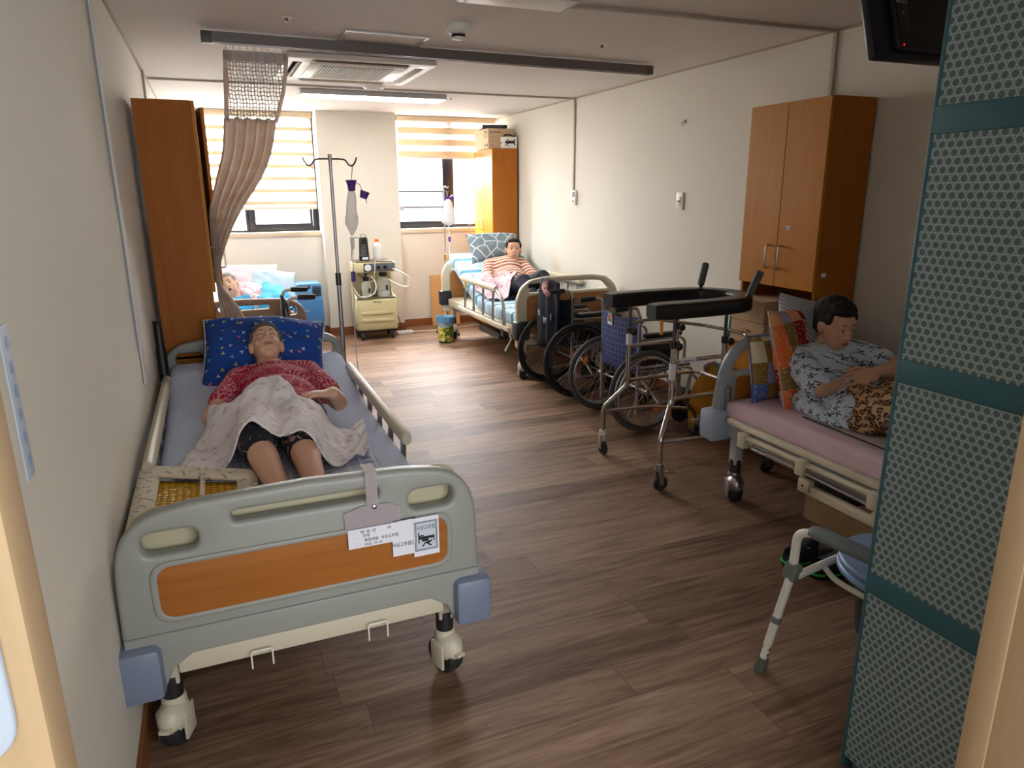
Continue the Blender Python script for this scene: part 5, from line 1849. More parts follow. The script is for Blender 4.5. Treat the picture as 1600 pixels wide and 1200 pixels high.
wc1, bk1 = wheelchair('wheelchair with navy plaid backrest and orange reflectors, behind the walking frame', (2.43, 3.925, 0), R(1.5), half=0.262, r=0.266, back_m=m_navyplaid)
em = [(-0.03, -0.035), (0.03, -0.035), (0.036, 0.012), (0.012, 0.042), (-0.012, 0.042), (-0.036, 0.012)]
Mm = Matrix.Translation((-0.064, 0.045, 0.675)) @ Matrix(((0, -1, 0, 0), (-1, 0, 0, 0), (0, 0, 1, 0), (0, 0, 0, 1)))


def badge(name, pts, m, off, parent):
    o = MB().prism([(p[0] * 1.0, p[1]) for p in pts], -0.0655 - off, -0.062, 'YZ').build(name, m, parent, smooth=False)
    o.location = (0, 0.07, 0.68)
    o.rotation_euler = (0, 0, R(-6))
    return o


badge('badge', em, m_whitecloth, 0.0, bk1)
badge('badge_roof', [(-0.026, 0.004), (0.026, 0.004), (0.01, 0.034), (-0.01, 0.034)], simple('badge_orange', (206, 104, 40), 0.6), 0.001, bk1)
badge('badge_lawn', [(-0.026, -0.014), (0.026, -0.014), (0.024, 0.002), (-0.024, 0.002)], simple('badge_green', (64, 116, 44), 0.6), 0.001, bk1)

wc2, bk2 = wheelchair('wheelchair with dark navy cloth over its back, in front of the far right bed', (2.41, 4.76, 0), R(0), half=0.24, r=0.285, back_m=m_navy, tyre=m_rubber, hz=0.80, reflect=False, black_rim=True)
# navy jacket draped over its near grip
G = []
for j in range(17):
    v = j / 16
    row = []
    for i in range(13):
        u = i / 12 * 2 - 1
        wv = 0.016 * math.sin(u * 9 + v * 3) * (0.4 + v)
        row.append(Vector((-0.10 - 0.03 * (1 - u * u) - 0.02 * v + wv, 0.0 + u * (0.165 + 0.02 * math.sin(v * 5)), 0.86 - 0.52 * v - (0.02 * u * u))))
    G.append(row)
o = MB().grid(G, 0.012).build('navy_jacket', m_navy, None, 180)
tag(o, 'dark navy jacket hanging over the back of the far wheelchair', 'jacket')
o.location = (2.385, 4.76, 0.012)
G2 = [[Vector((-0.145 + 0.01 * math.sin(i), -0.12 + 0.22 * i / 10, 0.62 - 0.05 * math.sin(PI * i / 10) - 0.022 * j)) for i in range(11)] for j in range(3)]
MB().grid(G2, 0.003).build('pocket_piping', simple('pale_blue_piping', (120, 140, 180), 0.7), o, 180)
o = MB().grid([[Vector((2.20 + 0.006 * math.sin(j * 1.3), 4.60 + 0.09 * i / 5 + 0.02 * math.sin(j), 0.87 - 0.018 * j + 0.01 * math.sin(i * 2))) for i in range(6)] for j in range(7)], 0.006).build('pink_scarf', pattern('pink_print', lambda a: a.mix(a.noise(scale=60).gt(0.58), C(216, 160, 170), C(60, 40, 60))), None, 180)
tag(o, 'pink printed scarf lying over the navy jacket on the far wheelchair', 'scarf')
o = MB().grid([[Vector((0.012 * math.sin(j * 1.1 + i), 0.006 + 0.032 * i / 3 - 0.002 * j, 0.36 - 0.024 * j)) for i in range(4)] for j in range(10)], 0.004).build('pink_ribbon', simple('pink_gingham', (204, 130, 150), 0.85), None, 180)
tag(o, 'pink gingham ribbon tied by the wheel of the far wheelchair', 'ribbon')
o.location = (2.36, 4.47, 0.0)

wc3, bk3 = wheelchair('dark wheelchair with padded grips between the wardrobe and the far left bed', (0.37, 5.02, 0), PI, half=0.25, r=0.27, back_m=m_navy, tyre=m_rubber, hz=0.835, reflect=False, foot=False, black_rim=True, back=(0.40, 0.80))

# ------------------------------------------------------------------ walking frame with padded arm rest
wk = thing('walking_frame', 'chrome walking frame with black horseshoe arm pad in front of the wheelchairs', 'walking frame', (0, 0, 0))
def leg_pts(s):
    yl, yu = (2.82, 2.915) if s < 0 else (3.40, 3.335)
    return yl, yu


UX0, UX1 = 2.10, 2.42
for s in (-1, 1):
    yl, yu = leg_pts(s)
    MB().tube(fillet([(1.985, yl, 0.135), (1.985, yl, 0.29), (UX0, yu, 0.43), (UX0, yu, 0.74)], 0.03, 5), 0.013, 12).build('rear_leg', m_chrome, wk)
    MB().tube(fillet([(2.66, yl + s * 0.02, 0.12), (2.63, yl, 0.18), (UX1 + 0.03, yu, 0.34), (UX1, yu, 0.46), (UX1, yu, 0.74)], 0.06, 5), 0.013, 12).build('front_leg', m_chrome, wk)
    for x in (UX0, UX1):
        MB().tube([(x, yu, 0.70), (x, yu, 0.885)], 0.0095, 10).build('height_tube', m_darksteel, wk)
        kn = MB().cyl((x, yu, 0.725), (x, yu, 0.76), 0.018, seg=14)
        kn.box((x, yu - 0.028, 0.742), (0.012, 0.03, 0.016), 0.004)
        kn.ell((x, yu - 0.05, 0.742), (0.02, 0.012, 0.02), None, 12, 8)
        kn.build('clamp_knob', m_black, wk)
    MB().cyl((UX0, yu, 0.655), (UX1, yu, 0.655), 0.0105, seg=12).build('upper_rail', m_chrome, wk)
    MB().cyl((UX0, yu, 0.455), (UX1, yu, 0.455), 0.0105, seg=12).build('middle_rail', m_chrome, wk)
    MB().tube([(1.99, yl, 0.265), (2.30, yl + 0.0, 0.255), (2.62, yl, 0.2)], 0.010, 10).build('lower_rail', m_chrome, wk)
    for (x, y, q) in ((1.985, yl, 0), (2.66, yl + s * 0.02, 1)):
        st = MB().cyl((x, y, 0.118), (x, y, 0.15), 0.021, seg=16).build('caster_stem', m_steel if s < 0 else m_whitemetal, wk)
        w_ = MB().lathe([(0.014, -0.011), (0.036, -0.012), (0.041, -0.005), (0.041, 0.005), (0.036, 0.012), (0.014, 0.011)], (0, 0, 0), 'Y' if s < 0 else 'X', 24).build('caster_wheel', m_rubber, st)
        w_.location = (x + (0.012 if s < 0 else 0), y + (0 if s < 0 else -0.006), 0.0415)
        fk = MB()
        for d_ in (-1, 1):
            off = (0, d_ * 0.017) if s < 0 else (d_ * 0.017, 0)
            fk.box((x + off[0] + (0.006 if s < 0 else 0), y + off[1], 0.08), (0.03 if s < 0 else 0.004, 0.004 if s < 0 else 0.03, 0.085), 0.0015)
        fk.box((x, y, 0.118), (0.04, 0.04, 0.008), 0.002)
        if s < 0 and q == 0:
            fk.box((x + 0.045, y - 0.012, 0.105), (0.06, 0.035, 0.008), 0.003, (0, 12, 0))
        fk.build('caster_fork', m_steel, st)
# far side U frame and cross bars
MB().tube(fillet([(UX1, 3.335, 0.46), (2.58, 3.335, 0.46), (2.58, 2.915, 0.46), (UX1, 2.915, 0.46)], 0.06, 5), 0.0105, 10).build('front_bar', m_chrome, wk)
MB().tube(fillet([(UX0, 3.335, 0.78), (UX0 + 0.14, 3.335, 0.80), (2.56, 3.24, 0.75), (2.66, 3.02, 0.735), (2.55, 2.93, 0.70), (UX1, 2.915, 0.655)], 0.05, 5), 0.0095, 10).build('brake_bar', m_chrome, wk)
# horseshoe pad
path = [(1.955, 3.335), (2.2, 3.345), (2.42, 3.335), (2.56, 3.28), (2.635, 3.125), (2.56, 2.97), (2.42, 2.915), (2.2, 2.905), (1.955, 2.915)]
P = smooth_path([(x, y, 0.922) for x, y in path], 7)
n_ = len(P)
rings = []
for i, p in enumerate(P):
    a = (P[min(i + 1, n_ - 1)] - P[max(i - 1, 0)]).normalized()
    side = Vector((-a.y, a.x, 0))
    e = min(1.0, 0.86 + 0.14 * min(i, n_ - 1 - i) / 1.5)
    rings.append([p + side * x * e + Vector((0, 0, z * e)) for x, z in rrect(-0.054, -0.04, 0.054, 0.04, 0.02, 4)])
MB().rings(rings).build('arm_pad', m_vinyl, wk, 60)
MB().tube(P, 0.012, 10).build('pad_core', m_darksteel, wk)
for y, dy in ((3.27, 0.05), (2.955, -0.06)):
    MB().tube(fillet([(2.5, y, 0.89), (2.52, y + dy * 0.3, 0.915), (2.56, y + dy, 1.0), (2.585, y + dy * 1.2, 1.085)], 0.03, 4), 0.010, 10).build('grip_bar', m_black, wk)
    MB().tube([(2.549, y + dy * 0.85, 0.975), (2.552, y + dy * 0.9, 0.985), (2.588, y + dy * 1.22, 1.09), (2.59, y + dy * 1.24, 1.095)], [0.017, 0.02, 0.02, 0.016], 14).build('hand_grip', m_rubber_grey, wk)
m_lab = simple('label_white', (212, 214, 220), 0.6)
for (c, d_, rot) in (((UX0, 2.915 - 0.0005, 0.60), (0.0285, 0.0285, 0.085), None), ((2.19, 2.915, 0.655), (0.10, 0.024, 0.024), None), ((UX0, 3.335, 0.70), (0.0285, 0.0285, 0.075), None)):
    MB().box(c, d_, 0.004).build('label_sleeve', m_lab, wk)
join_meshes('label_print', [text_mesh('▬▬▬ ▬', 0.014, Matrix.Translation((2.19, 2.9025, 0.655)) @ TX)], simple('print_blue', (60, 90, 150), 0.7), wk)
MB().box((UX1, 2.915, 0.565), (0.042, 0.042, 0.1), 0.008).build('green_wrap', simple('green_tape', (22, 84, 58), 0.7), wk)
MB().tube([(2.03, 2.93, 0.89), (2.028, 2.925, 0.80)], 0.012, 8, flat=(1, 0.5)).build('yellow_strap', m_yellow, wk)

# ------------------------------------------------------------------ bags between the walking frame and the cabinet
b = MB()
rg = []
for z, a, q, ox in ((0.0, 0.10, 0.09, 0), (0.02, 0.125, 0.11, 0), (0.12, 0.14, 0.12, 0), (0.24, 0.135, 0.11, 0), (0.33, 0.11, 0.09, 0.005), (0.40, 0.06, 0.06, 0.01), (0.43, 0.025, 0.03, 0.0), (0.445, 0.01, 0.01, 0.0)):
    rg.append([Vector((a * math.cos(2 * PI * k / 28) * (1 + 0.07 * math.sin(k * 1.9 + z * 9)) + ox, q * math.sin(2 * PI * k / 28) * (1 + 0.07 * math.sin(k * 2.3)), z)) for k in range(28)])
t = thing('yellow_bag', 'mustard yellow cloth bag standing on the floor by the right wall cabinet', 'bag', (2.80, 3.47, 0.0))
MB().rings(rg).build('sack', m_yellow, t, 180)
MB().tube(smooth_path([(-0.04, 0, 0.41), (-0.055, 0, 0.44), (0.0, -0.01, 0.46), (0.05, 0, 0.43)], 5), 0.012, 8).build('knot', simple('bag_pink', (176, 130, 130), 0.8), t)
t = thing('teal_bag', 'teal nylon bag hanging on the side of the right wall cabinet', 'bag', (2.87, 3.34, 0))
rg = []
for z, a, q in ((0.345, 0.05, 0.02), (0.36, 0.085, 0.035), (0.45, 0.1, 0.048), (0.58, 0.088, 0.038), (0.72, 0.072, 0.028), (0.80, 0.066, 0.022), (0.815, 0.05, 0.014)):
    rg.append([Vector((a * math.cos(2 * PI * k / 26) * (1 + 0.06 * math.sin(k * 2.1 + z * 8)), q * math.sin(2 * PI * k / 26), z)) for k in range(26)])
MB().rings(rg).build('sack', m_teal, t, 180)
MB().box((0, 0, 0.805), (0.125, 0.036, 0.03), 0.008).build('drawstring_top', simple('teal_dark', (14, 60, 90), 0.5), t)
MB().tube(smooth_path([(-0.04, 0, 0.81), (-0.02, -0.01, 0.87), (0.0, -0.02, 0.9), (0.02, -0.01, 0.87), (0.04, 0, 0.81)], 5), 0.005, 6).build('loop', simple('teal_cord', (14, 60, 90), 0.5), t)

# ------------------------------------------------------------------ commode chair (local: y forward, rotated a little)
cm = thing('commode_chair', 'white commode chair with grey armrests and blue lid beside the cane screen', 'commode', (1.825, 1.295, 0), R(9))
m_armgrey = simple('armrest_grey', (104, 114, 118), 0.5)
m_joint = simple('joint_grey', (112, 118, 114), 0.5)
for s in (-1, 1):
    x = s * 0.262
    def lg(z, y0, sgn):
        return (x + s * 0.045 * (0.37 - z) / 0.37, y0 + sgn * 0.05 * (0.37 - z) / 0.37, z)
    f = MB()
    f.tube(fillet([lg(0.10, 0.205, 1), lg(0.37, 0.205, 1), (x + s * 0.002, 0.20, 0.50), (x, 0.15, 0.522), (x, -0.20, 0.522), (x, -0.235, 0.47), lg(0.37, -0.24, -1), lg(0.10, -0.24, -1)], 0.05, 6), 0.0135, 14)
    f.build('side_tube', m_whitemetal, cm)
    for y0, sg in ((0.205, 1), (-0.24, -1)):
        MB().tube([lg(0.02, y0, sg), lg(0.19, y0, sg)], 0.0115, 12).build('telescopic_leg', m_whitemetal, cm)
        MB().tube([lg(0.185, y0, sg), lg(0.205, y0, sg)], 0.0165, 14).build('leg_collar', m_armgrey, cm)
        MB().tube([lg(0.0, y0, sg), lg(0.004, y0, sg), lg(0.05, y0, sg)], [0.02, 0.021, 0.0175], 14).build('rubber_foot', simple('foot_olive', (92, 94, 82), 0.7), cm)
        hl = MB()
        for k in range(6):
            p = Vector(lg(0.065 + 0.022 * k, y0, sg))
            hl.cyl(p + Vector((-0.002, 0.0108, 0)), p + Vector((-0.002, 0.0122, 0)), 0.0038, seg=10)
            hl.cyl(p + Vector((0.0, -0.0108, 0)), p + Vector((0.0, -0.0122, 0)), 0.0038, seg=10)
        hl.build('adjust_holes', m_black, cm)
        MB().box(lg(0.37, y0, sg), (0.036, 0.05, 0.062), 0.012, (sg * 10, 0, 0)).build('joint_bracket', m_joint, cm)
    MB().tube([(x, 0.155, 0.526), (x, 0.14, 0.527), (x, -0.17, 0.527), (x, -0.185, 0.526)], [0.02, 0.025, 0.025, 0.02], 16, flat=(0.8, 1.1)).build('armrest', m_armgrey, cm)
MB().cyl((-0.262, 0.185, 0.365), (0.262, 0.185, 0.365), 0.0125, seg=14).build('front_crossbar', m_whitemetal, cm)
MB().cyl((-0.262, -0.22, 0.365), (0.262, -0.22, 0.365), 0.0125, seg=14).build('rear_crossbar', m_whitemetal, cm)
for s in (-1, 1):
    MB().tube(smooth_path([(s * 0.14, 0.185, 0.36), (s * 0.165, 0.1, 0.345), (s * 0.165, -0.1, 0.345), (s * 0.14, -0.22, 0.36)], 6), 0.009, 10).build('seat_rail', m_whitemetal, cm)


def oval(a, b, n=44):
    return [(a * math.cos(2 * PI * k / n), b * math.sin(2 * PI * k / n)) for k in range(n)]


m_lid = simple('commode_blue', (118, 146, 184), 0.35)
plate('toilet_seat', oval(0.195, 0.215), [oval(0.1, 0.13, 36)], 0.024, 0.009, m_lid, cm, Matrix.Translation((0, -0.015, 0.382)) @ M_XZ.inverted())
plate('lid', oval(0.192, 0.212), [], 0.02, 0.008, m_lid, cm, Matrix.Translation((0, -0.015, 0.407)) @ M_XZ.inverted())
MB().lathe([(0.12, 0.16), (0.135, 0.175), (0.15, 0.33), (0.158, 0.36), (0.15, 0.36)], (0, -0.015, 0), seg=32).build('bucket', m_black, cm)

# ------------------------------------------------------------------ slippers
def slipper(label, loc, rz):
    t = thing('slipper', label, 'slipper', loc, rz, 'black slide slippers')
    sole = [(0.13, 0.0), (0.115, 0.03), (0.06, 0.045), (0.0, 0.04), (-0.06, 0.033), (-0.11, 0.03), (-0.13, 0.0), (-0.11, -0.03), (-0.06, -0.035), (0.0, -0.042), (0.06, -0.05), (0.112, -0.034)]
    sole = [(p.x, p.y) for p in smooth_path([Vector((x, y, 0)) for x, y in sole], 4, True)]
    plate('sole', sole, [], 0.016, 0.004, m_black, t, Matrix.Translation((0, 0, 0.009)) @ M_XZ.inverted())
    plate('green_edge', [(x * 1.008, y * 1.03) for x, y in sole], [], 0.008, 0.002, simple('neon_green', (40, 200, 60), 0.5), t, Matrix.Translation((0, 0, 0.0205)) @ M_XZ.inverted())
    plate('insole', [(x * 0.97, y * 0.95) for x, y in sole], [], 0.008, 0.002, m_black, t, Matrix.Translation((0, 0, 0.027)) @ M_XZ.inverted())
    G = []
    for j in range(8):
        x = 0.09 - 0.10 * j / 7
        row = []
        for i in range(11):
            a = PI * i / 10
            row.append((x - 0.012 * math.sin(a), (0.05 - 0.002 * j) * math.cos(a) * 1.02 - 0.002, 0.018 + (0.052 + 0.006 * j) * math.sin(a) ** 0.7))
        G.append(row)
    st = MB().grid(G, 0.006).build('strap', m_navy, t, 180)
    sp = MB()
    for k in range(4):
        x = 0.075 - 0.02 * k
        sp.tube([(x - 0.004, -0.0495, 0.035), (x - 0.008, -0.047, 0.052), (x - 0.014, -0.037, 0.066)], 0.004, 6, flat=(0.6, 1))
    sp.build('side_stripes', simple('stripe_slate', (92, 100, 116), 0.6), st)
    lt = text_mesh('adios', 0.03, Matrix.Translation((0.03, 0.004, 0.0805)) @ Matrix.Rotation(R(90), 4, 'Z'), 0.001)
    join_meshes('strap_print', [lt], simple('neon_print', (40, 200, 90), 0.5), st)
    return t


slipper('black slide slipper with green sole edge nearer the cardboard box', (2.155, 1.965, 0), R(172))
slipper('black slide slipper with green sole edge mostly hidden by the commode', (2.19, 1.845, 0), R(168))
# ------------------------------------------------------------------ pillows and draped cloth
from mathutils.bvhtree import BVHTree


def pillow(name, label, cat, loc, size, basis, m, piping=None, group=None, puff=1.0, droop=0.0):
    """size = width, height, thickness; basis = rotation matrix: x across, z up the pillow, -y the face"""
    w_, h_, t_ = size
    nu, nv = 28, 22
    G1, G2, edge = [], [], []
    for j in range(nv + 1):
        v = j / nv * 2 - 1
        r1, r2 = [], []
        for i in range(nu + 1):
            u = i / nu * 2 - 1
            e = max(0.0, (1 - abs(u) ** 2.6)) ** 0.55 * max(0.0, (1 - abs(v) ** 2.6)) ** 0.55
            pin = 1 - 0.07 * (1 - abs(v) ** 2) * 1.0 * abs(u) ** 3
            pin2 = 1 - 0.07 * (1 - abs(u) ** 2) * abs(v) ** 3
            x, z = u * w_ / 2 * pin, v * h_ / 2 * pin2
            wr = 0.16 * t_ * noise.noise(Vector((u * 2.5 + loc[0] * 9, v * 2.5, loc[1] * 5))) * e
            sag = -droop * (u * u)
            r1.append(Vector((x, -t_ / 2 * e * puff - 0.002 + wr, z + sag)))
            r2.append(Vector((x, t_ / 2 * e + 0.002 + wr, z + sag)))
        G1.append(r1)
        G2.append(r2)
    mb = MB()
    mb.grid(G1).grid(G2)
    bmesh.ops.remove_doubles(mb.bm, verts=mb.bm.verts[:], dist=0.0045)
    o = mb.build(name, m, None, 180)
    tag(o, label, cat, group)
    o.matrix_world = Matrix.Translation(Vector(loc)) @ basis.to_4x4()
    if piping is not None:
        rim = [(G1[0][i] + G2[0][i]) / 2 for i in range(nu)] + [(G1[j][nu] + G2[j][nu]) / 2 for j in range(nv)] + [(G1[nv][nu - i] + G2[nv][nu - i]) / 2 for i in range(nu)] + [(G1[nv - j][0] + G2[nv - j][0]) / 2 for j in range(nv)]
        MB().tube(rim, 0.004, 6, True).build('piping', piping, o, 180)
    return o


def basis_from(face, up):
    """pillow basis: its face points along 'face', its height along 'up'"""
    y = -Vector(face).normalized()
    z = Vector(up)
    z = (z - y * z.dot(y)).normalized()
    x = y.cross(z)
    return Matrix((x, y, z)).transposed()


def bvh_of(objs):
    bpy.context.view_layer.update()
    vs_, fs = [], []
    for o in objs:
        st = [o]
        while st:
            q = st.pop()
            st += list(q.children)
            if q.type != 'MESH':
                continue
            mw = q.matrix_world
            k = len(vs_)
            vs_ += [mw @ v.co for v in q.data.vertices]
            fs += [[k + i for i in p.vertices] for p in q.data.polygons]
    return BVHTree.FromPolygons(vs_, fs)


def resample(pts, n):
    P = [Vector((p[0], p[1], 0)) for p in pts]
    P = smooth_path(P, 8)
    L = [0.0]
    for a, b in zip(P, P[1:]):
        L.append(L[-1] + (b - a).length)
    out, k = [], 0
    for i in range(n + 1):
        s = L[-1] * i / n
        while k < len(L) - 2 and L[k + 1] < s:
            k += 1
        t = (s - L[k]) / max(1e-9, L[k + 1] - L[k])
        out.append(P[k].lerp(P[k + 1], t))
    return out


def drape(name, top, bot, nu, nv, objs, m, parent=None, off=0.007, iters=25, fold=0.008, fscale=7.0, thick=0.006, lift=None):
    bv = bvh_of(objs)
    A, B = resample(top, nu), resample(bot, nu)
    XY = [[A[i].lerp(B[i], j / nv) for i in range(nu + 1)] for j in range(nv + 1)]
    H = []
    for row in XY:
        r = []
        for p in row:
            hit = bv.ray_cast(Vector((p.x, p.y, 1.6)), Vector((0, 0, -1)))
            r.append((hit[0].z if hit[0] else 0.45) + off)
        H.append(r)
    Z = [r[:] for r in H]
    for k in range(iters):
        N = [r[:] for r in Z]
        for j in range(nv + 1):
            for i in range(nu + 1):
                s, c = 0.0, 0
                for dj, di in ((0, 1), (0, -1), (1, 0), (-1, 0)):
                    if 0 <= j + dj <= nv and 0 <= i + di <= nu:
                        s += Z[j + dj][i + di]
                        c += 1
                N[j][i] = max(H[j][i], s / c)
        Z = N
    G = []
    for j in range(nv + 1):
        row = []
        for i in range(nu + 1):
            p = XY[j][i]
            q = Vector((p.x * fscale, p.y * fscale * 0.6, 4.2))
            f = fold * (abs(noise.noise(q)) * 1.6 + 0.5 * abs(noise.noise(q * 2.7)))
            if lift:
                f += lift(i / nu, j / nv)
            row.append(Vector((p.x, p.y, Z[j][i] + f)))
        G.append(row)
    return MB().grid(G, thick).build(name, m, parent, 180)


# ------------------------------------------------------------------ bodies
def frame(c, face, up):
    f = Vector(face).normalized()
    u = Vector(up)
    u = (u - f * u.dot(f)).normalized()
    r = f.cross(u)
    M = Matrix((r, f, u)).transposed().to_4x4()
    M.translation = Vector(c)
    return M


class Body:
    def __init__(s):
        s.mb = MB()

    def ell(s, c, r, M=None):
        if M is None:
            s.mb.ell(c, r)
        else:
            s.mb.ell((0, 0, 0), r, M @ Matrix.Translation(Vector(c)))

    def cap(s, a, b, ra, rb):
        s.mb.capsule(a, b, ra, rb)

    def head(s, M, k=1.0):
        E = lambda c, r: s.ell(Vector(c) * k, [q * k for q in r], M)
        E((0, -0.015, 0.02), (0.074, 0.094, 0.088))
        E((0, 0.022, -0.035), (0.06, 0.066, 0.076))
        E((0, 0.045, -0.088), (0.033, 0.03, 0.024))
        for q in (-1, 1):
            E((q * 0.034, 0.05, -0.03), (0.026, 0.022, 0.028))
            E((q * 0.026, 0.05, -0.07), (0.024, 0.026, 0.026))
            E((q * 0.029, 0.0765, 0.004), (0.0145, 0.0085, 0.0085))
            E((q * 0.028, 0.074, 0.021), (0.021, 0.013, 0.008))
            E((q * 0.012, 0.09, -0.031), (0.009, 0.010, 0.008))
            E((q * 0.073, -0.008, -0.01), (0.012, 0.021, 0.032))
        E((0, 0.066, 0.035), (0.045, 0.022, 0.03))
        E((0, 0.0835, -0.056), (0.021, 0.010, 0.006))
        E((0, 0.081, -0.067), (0.018, 0.010, 0.0065))
        for i in range(5):
            t = i / 4
            E((0, 0.08 + 0.02 * t, 0.012 - 0.038 * t), (0.008 + 0.004 * t, 0.011, 0.012))
        s.cap(M @ Vector((0, -0.018 * k, -0.06 * k)), M @ Vector((0, -0.03 * k, -0.155 * k)), 0.05 * k, 0.056 * k)

    def hand(s, wr, d, n, t, curl=0.5, k=1.0, spread=1.0):
        wr, d, n = Vector(wr), Vector(d).normalized(), Vector(n).normalized()
        n = (n - d * n.dot(d)).normalized()
        t = Vector(t)
        t = (t - d * t.dot(d) - n * t.dot(n)).normalized()
        M = Matrix((d, t, n)).transposed().to_4x4()
        M.translation = wr + d * 0.045 * k
        s.ell((0, 0, 0), (0.052 * k, 0.04 * k, 0.016 * k), M)
        s.ell((-0.03 * k, 0, 0), (0.035 * k, 0.028 * k, 0.02 * k), M)
        for q, L, c in ((0.033, 0.070, 0.9), (0.0115, 0.079, 1.0), (-0.0105, 0.073, 1.05), (-0.0315, 0.057, 1.15)):
            p = wr + d * (0.086 - 0.25 * abs(q - 0.005)) * k + t * q * k
            a = 0.35 * curl * c
            dd = d + t * q * 1.6 * spread
            r = 0.0088
            for seg, fr in enumerate((0.45, 0.32, 0.23)):
                v = (dd.normalized() * math.cos(a) + n * math.sin(a)).normalized()
                e = p + v * L * fr * k
                s.cap(p, e, r * k, (r - 0.0007) * k)
                p, r = e, r - 0.0007
                a += 0.95 * curl * c
        p = wr + d * 0.022 * k + t * 0.03 * k + n * 0.006 * k
        v = (d * 0.55 + t * 0.75 + n * 0.35).normalized()
        e = p + v * 0.04 * k
        s.cap(p, e, 0.0125 * k, 0.0105 * k)
        v2 = (d * 0.85 + t * 0.15 + n * (0.35 + 0.4 * curl)).normalized()
        s.cap(e, e + v2 * 0.032 * k, 0.0105 * k, 0.0085 * k)

    def foot(s, ank, toe, upn, k=1.0):
        a, b = Vector(ank), Vector(toe)
        d = (b - a).normalized()
        s.ell((0, 0, 0), (0.03 * k, 0.036 * k, 0.036 * k), Matrix.Translation(a - d * 0.02 * k))
        s.cap(a, a.lerp(b, 0.6), 0.036 * k, 0.034 * k)
        s.cap(a.lerp(b, 0.5), b, 0.034 * k, 0.024 * k)

    def build(s, name, m, parent, voxel=0.0042, sm=5):
        return remeshed(s.mb, name, m, parent, voxel, sm, 0.5)


def face_parts(M, body, hair_m, k=1.0, hair=True, eyes_open=False, mouth_open=False, lip_m=None):
    P = lambda x, y, z: M @ (Vector((x, y, z)) * k)
    for q in (-1, 1):
        MB().tube([P(q * 0.013, 0.0845, 0.0275), P(q * 0.027, 0.0848, 0.0315), P(q * 0.043, 0.073, 0.0235)], [0.0018 * k, 0.0022 * k, 0.001 * k], 6).build('eyebrow', m_brow, body)
        if eyes_open:
            e = MB().ell((0, 0, 0), (0.0095 * k, 0.005 * k, 0.0042 * k), M @ Matrix.Translation(Vector((q * 0.029, 0.0812, 0.0015)) * k), 14, 10).build('eye', m_white, body)
            MB().ell((0, 0, 0), (0.0042 * k, 0.002 * k, 0.004 * k), M @ Matrix.Translation(Vector((q * 0.029, 0.0853, 0.0015)) * k), 10, 8).build('iris', simple('iris', (50, 34, 26), 0.3), e)
        MB().tube([P(q * 0.016, 0.0825, 0.0015), P(q * 0.029, 0.0868, 0.006 if eyes_open else -0.0015), P(q * 0.042, 0.0775, 0.0015)], 0.0013 * k, 6).build('eyelash', m_brow, body)
    if mouth_open:
        MB().ell((0, 0, 0), (0.013 * k, 0.008 * k, 0.013 * k), M @ Matrix.Translation(Vector((0, 0.087, -0.062)) * k)).build('open_mouth', simple('mouth_dark', (60, 24, 22), 0.6), body)
    else:
        l = MB()
        l.tube([P(-0.021, 0.0835, -0.0605), P(-0.01, 0.0918, -0.0575), P(0, 0.0925, -0.059), P(0.01, 0.0918, -0.0575), P(0.021, 0.0835, -0.0605)], [0.0012 * k, 0.0036 * k, 0.0034 * k, 0.0036 * k, 0.0012 * k], 8)
        l.tube([P(-0.018, 0.083, -0.0635), P(0, 0.0905, -0.0675), P(0.018, 0.083, -0.0635)], [0.0012 * k, 0.0042 * k, 0.0012 * k], 8)
        l.build('lips', lip_m or m_lip, body)
    if hair:
        h = MB()
        def E(c, r):
            h.ell((0, 0, 0), [q * k for q in r], M @ Matrix.Translation(Vector(c) * k))
        E((0, -0.036, 0.032), (0.084, 0.092, 0.088))
        E((0, 0.014, 0.078), (0.062, 0.062, 0.038))
        for q in (-1, 1):
            E((q * 0.06, -0.03, 0.022), (0.022, 0.05, 0.045))
            E((q * 0.064, 0.018, 0.035), (0.015, 0.025, 0.03))
        E((0, -0.07, -0.03), (0.06, 0.042, 0.055))
        o = remeshed(h, 'hair', hair_m, body, 0.005, 4)
        ce = M.translation
        for v in o.data.vertices:
            d_ = (v.co - ce)
            v.co += d_.normalized() * 0.006 * k * (noise.noise(d_ * 38) + 0.5 * noise.noise(Vector((d_.x * 160, d_.y * 60, d_.z * 60))))


def V(*a):
    return Vector(a)


# ---- person in the near left bed
p1 = thing('person', 'person in red printed shirt lying under a white print blanket in the near bed', 'person', (0, 0, 0), 0, None)
H1 = frame((0.185, 3.60, 0.775), (0.05, -0.62, 0.78), (0, 0.78, 0.62))
b = Body()
b.head(H1, 1.0)
shR, shL = V(0.045, 3.375, 0.665), V(0.345, 3.375, 0.668)
elR, elL = V(-0.085, 3.06, 0.60), V(0.435, 3.05, 0.605)
wrR, wrL = V(0.05, 2.83, 0.66), V(0.39, 2.895, 0.69)
b.ell((0.195, 3.30, 0.635), (0.165, 0.16, 0.095))
b.ell((0.19, 3.10, 0.625), (0.155, 0.2, 0.10))
b.ell((0.18, 2.94, 0.615), (0.165, 0.17, 0.095))
b.cap((0.19, 3.44, 0.68), shR, 0.06, 0.055)
b.cap((0.19, 3.44, 0.68), shL, 0.06, 0.055)
for a, c, d_ in ((shR, elR, wrR), (shL, elL, wrL)):
    b.cap(a, c, 0.05, 0.04)
    b.cap(c, d_, 0.039, 0.027)
b.hand(wrL, (-0.92, -0.18, 0.12), (-0.3, -0.15, -0.9), (0.15, 0.95, 0.1), 0.62, 1.05, 1.3)
b.hand(wrR, (0.7, -0.5, 0.1), (0, 0, -1), (0.5, 0.7, 0), 0.5)
knR, knL = V(0.065, 2.53, 0.645), V(0.215, 2.51, 0.635)
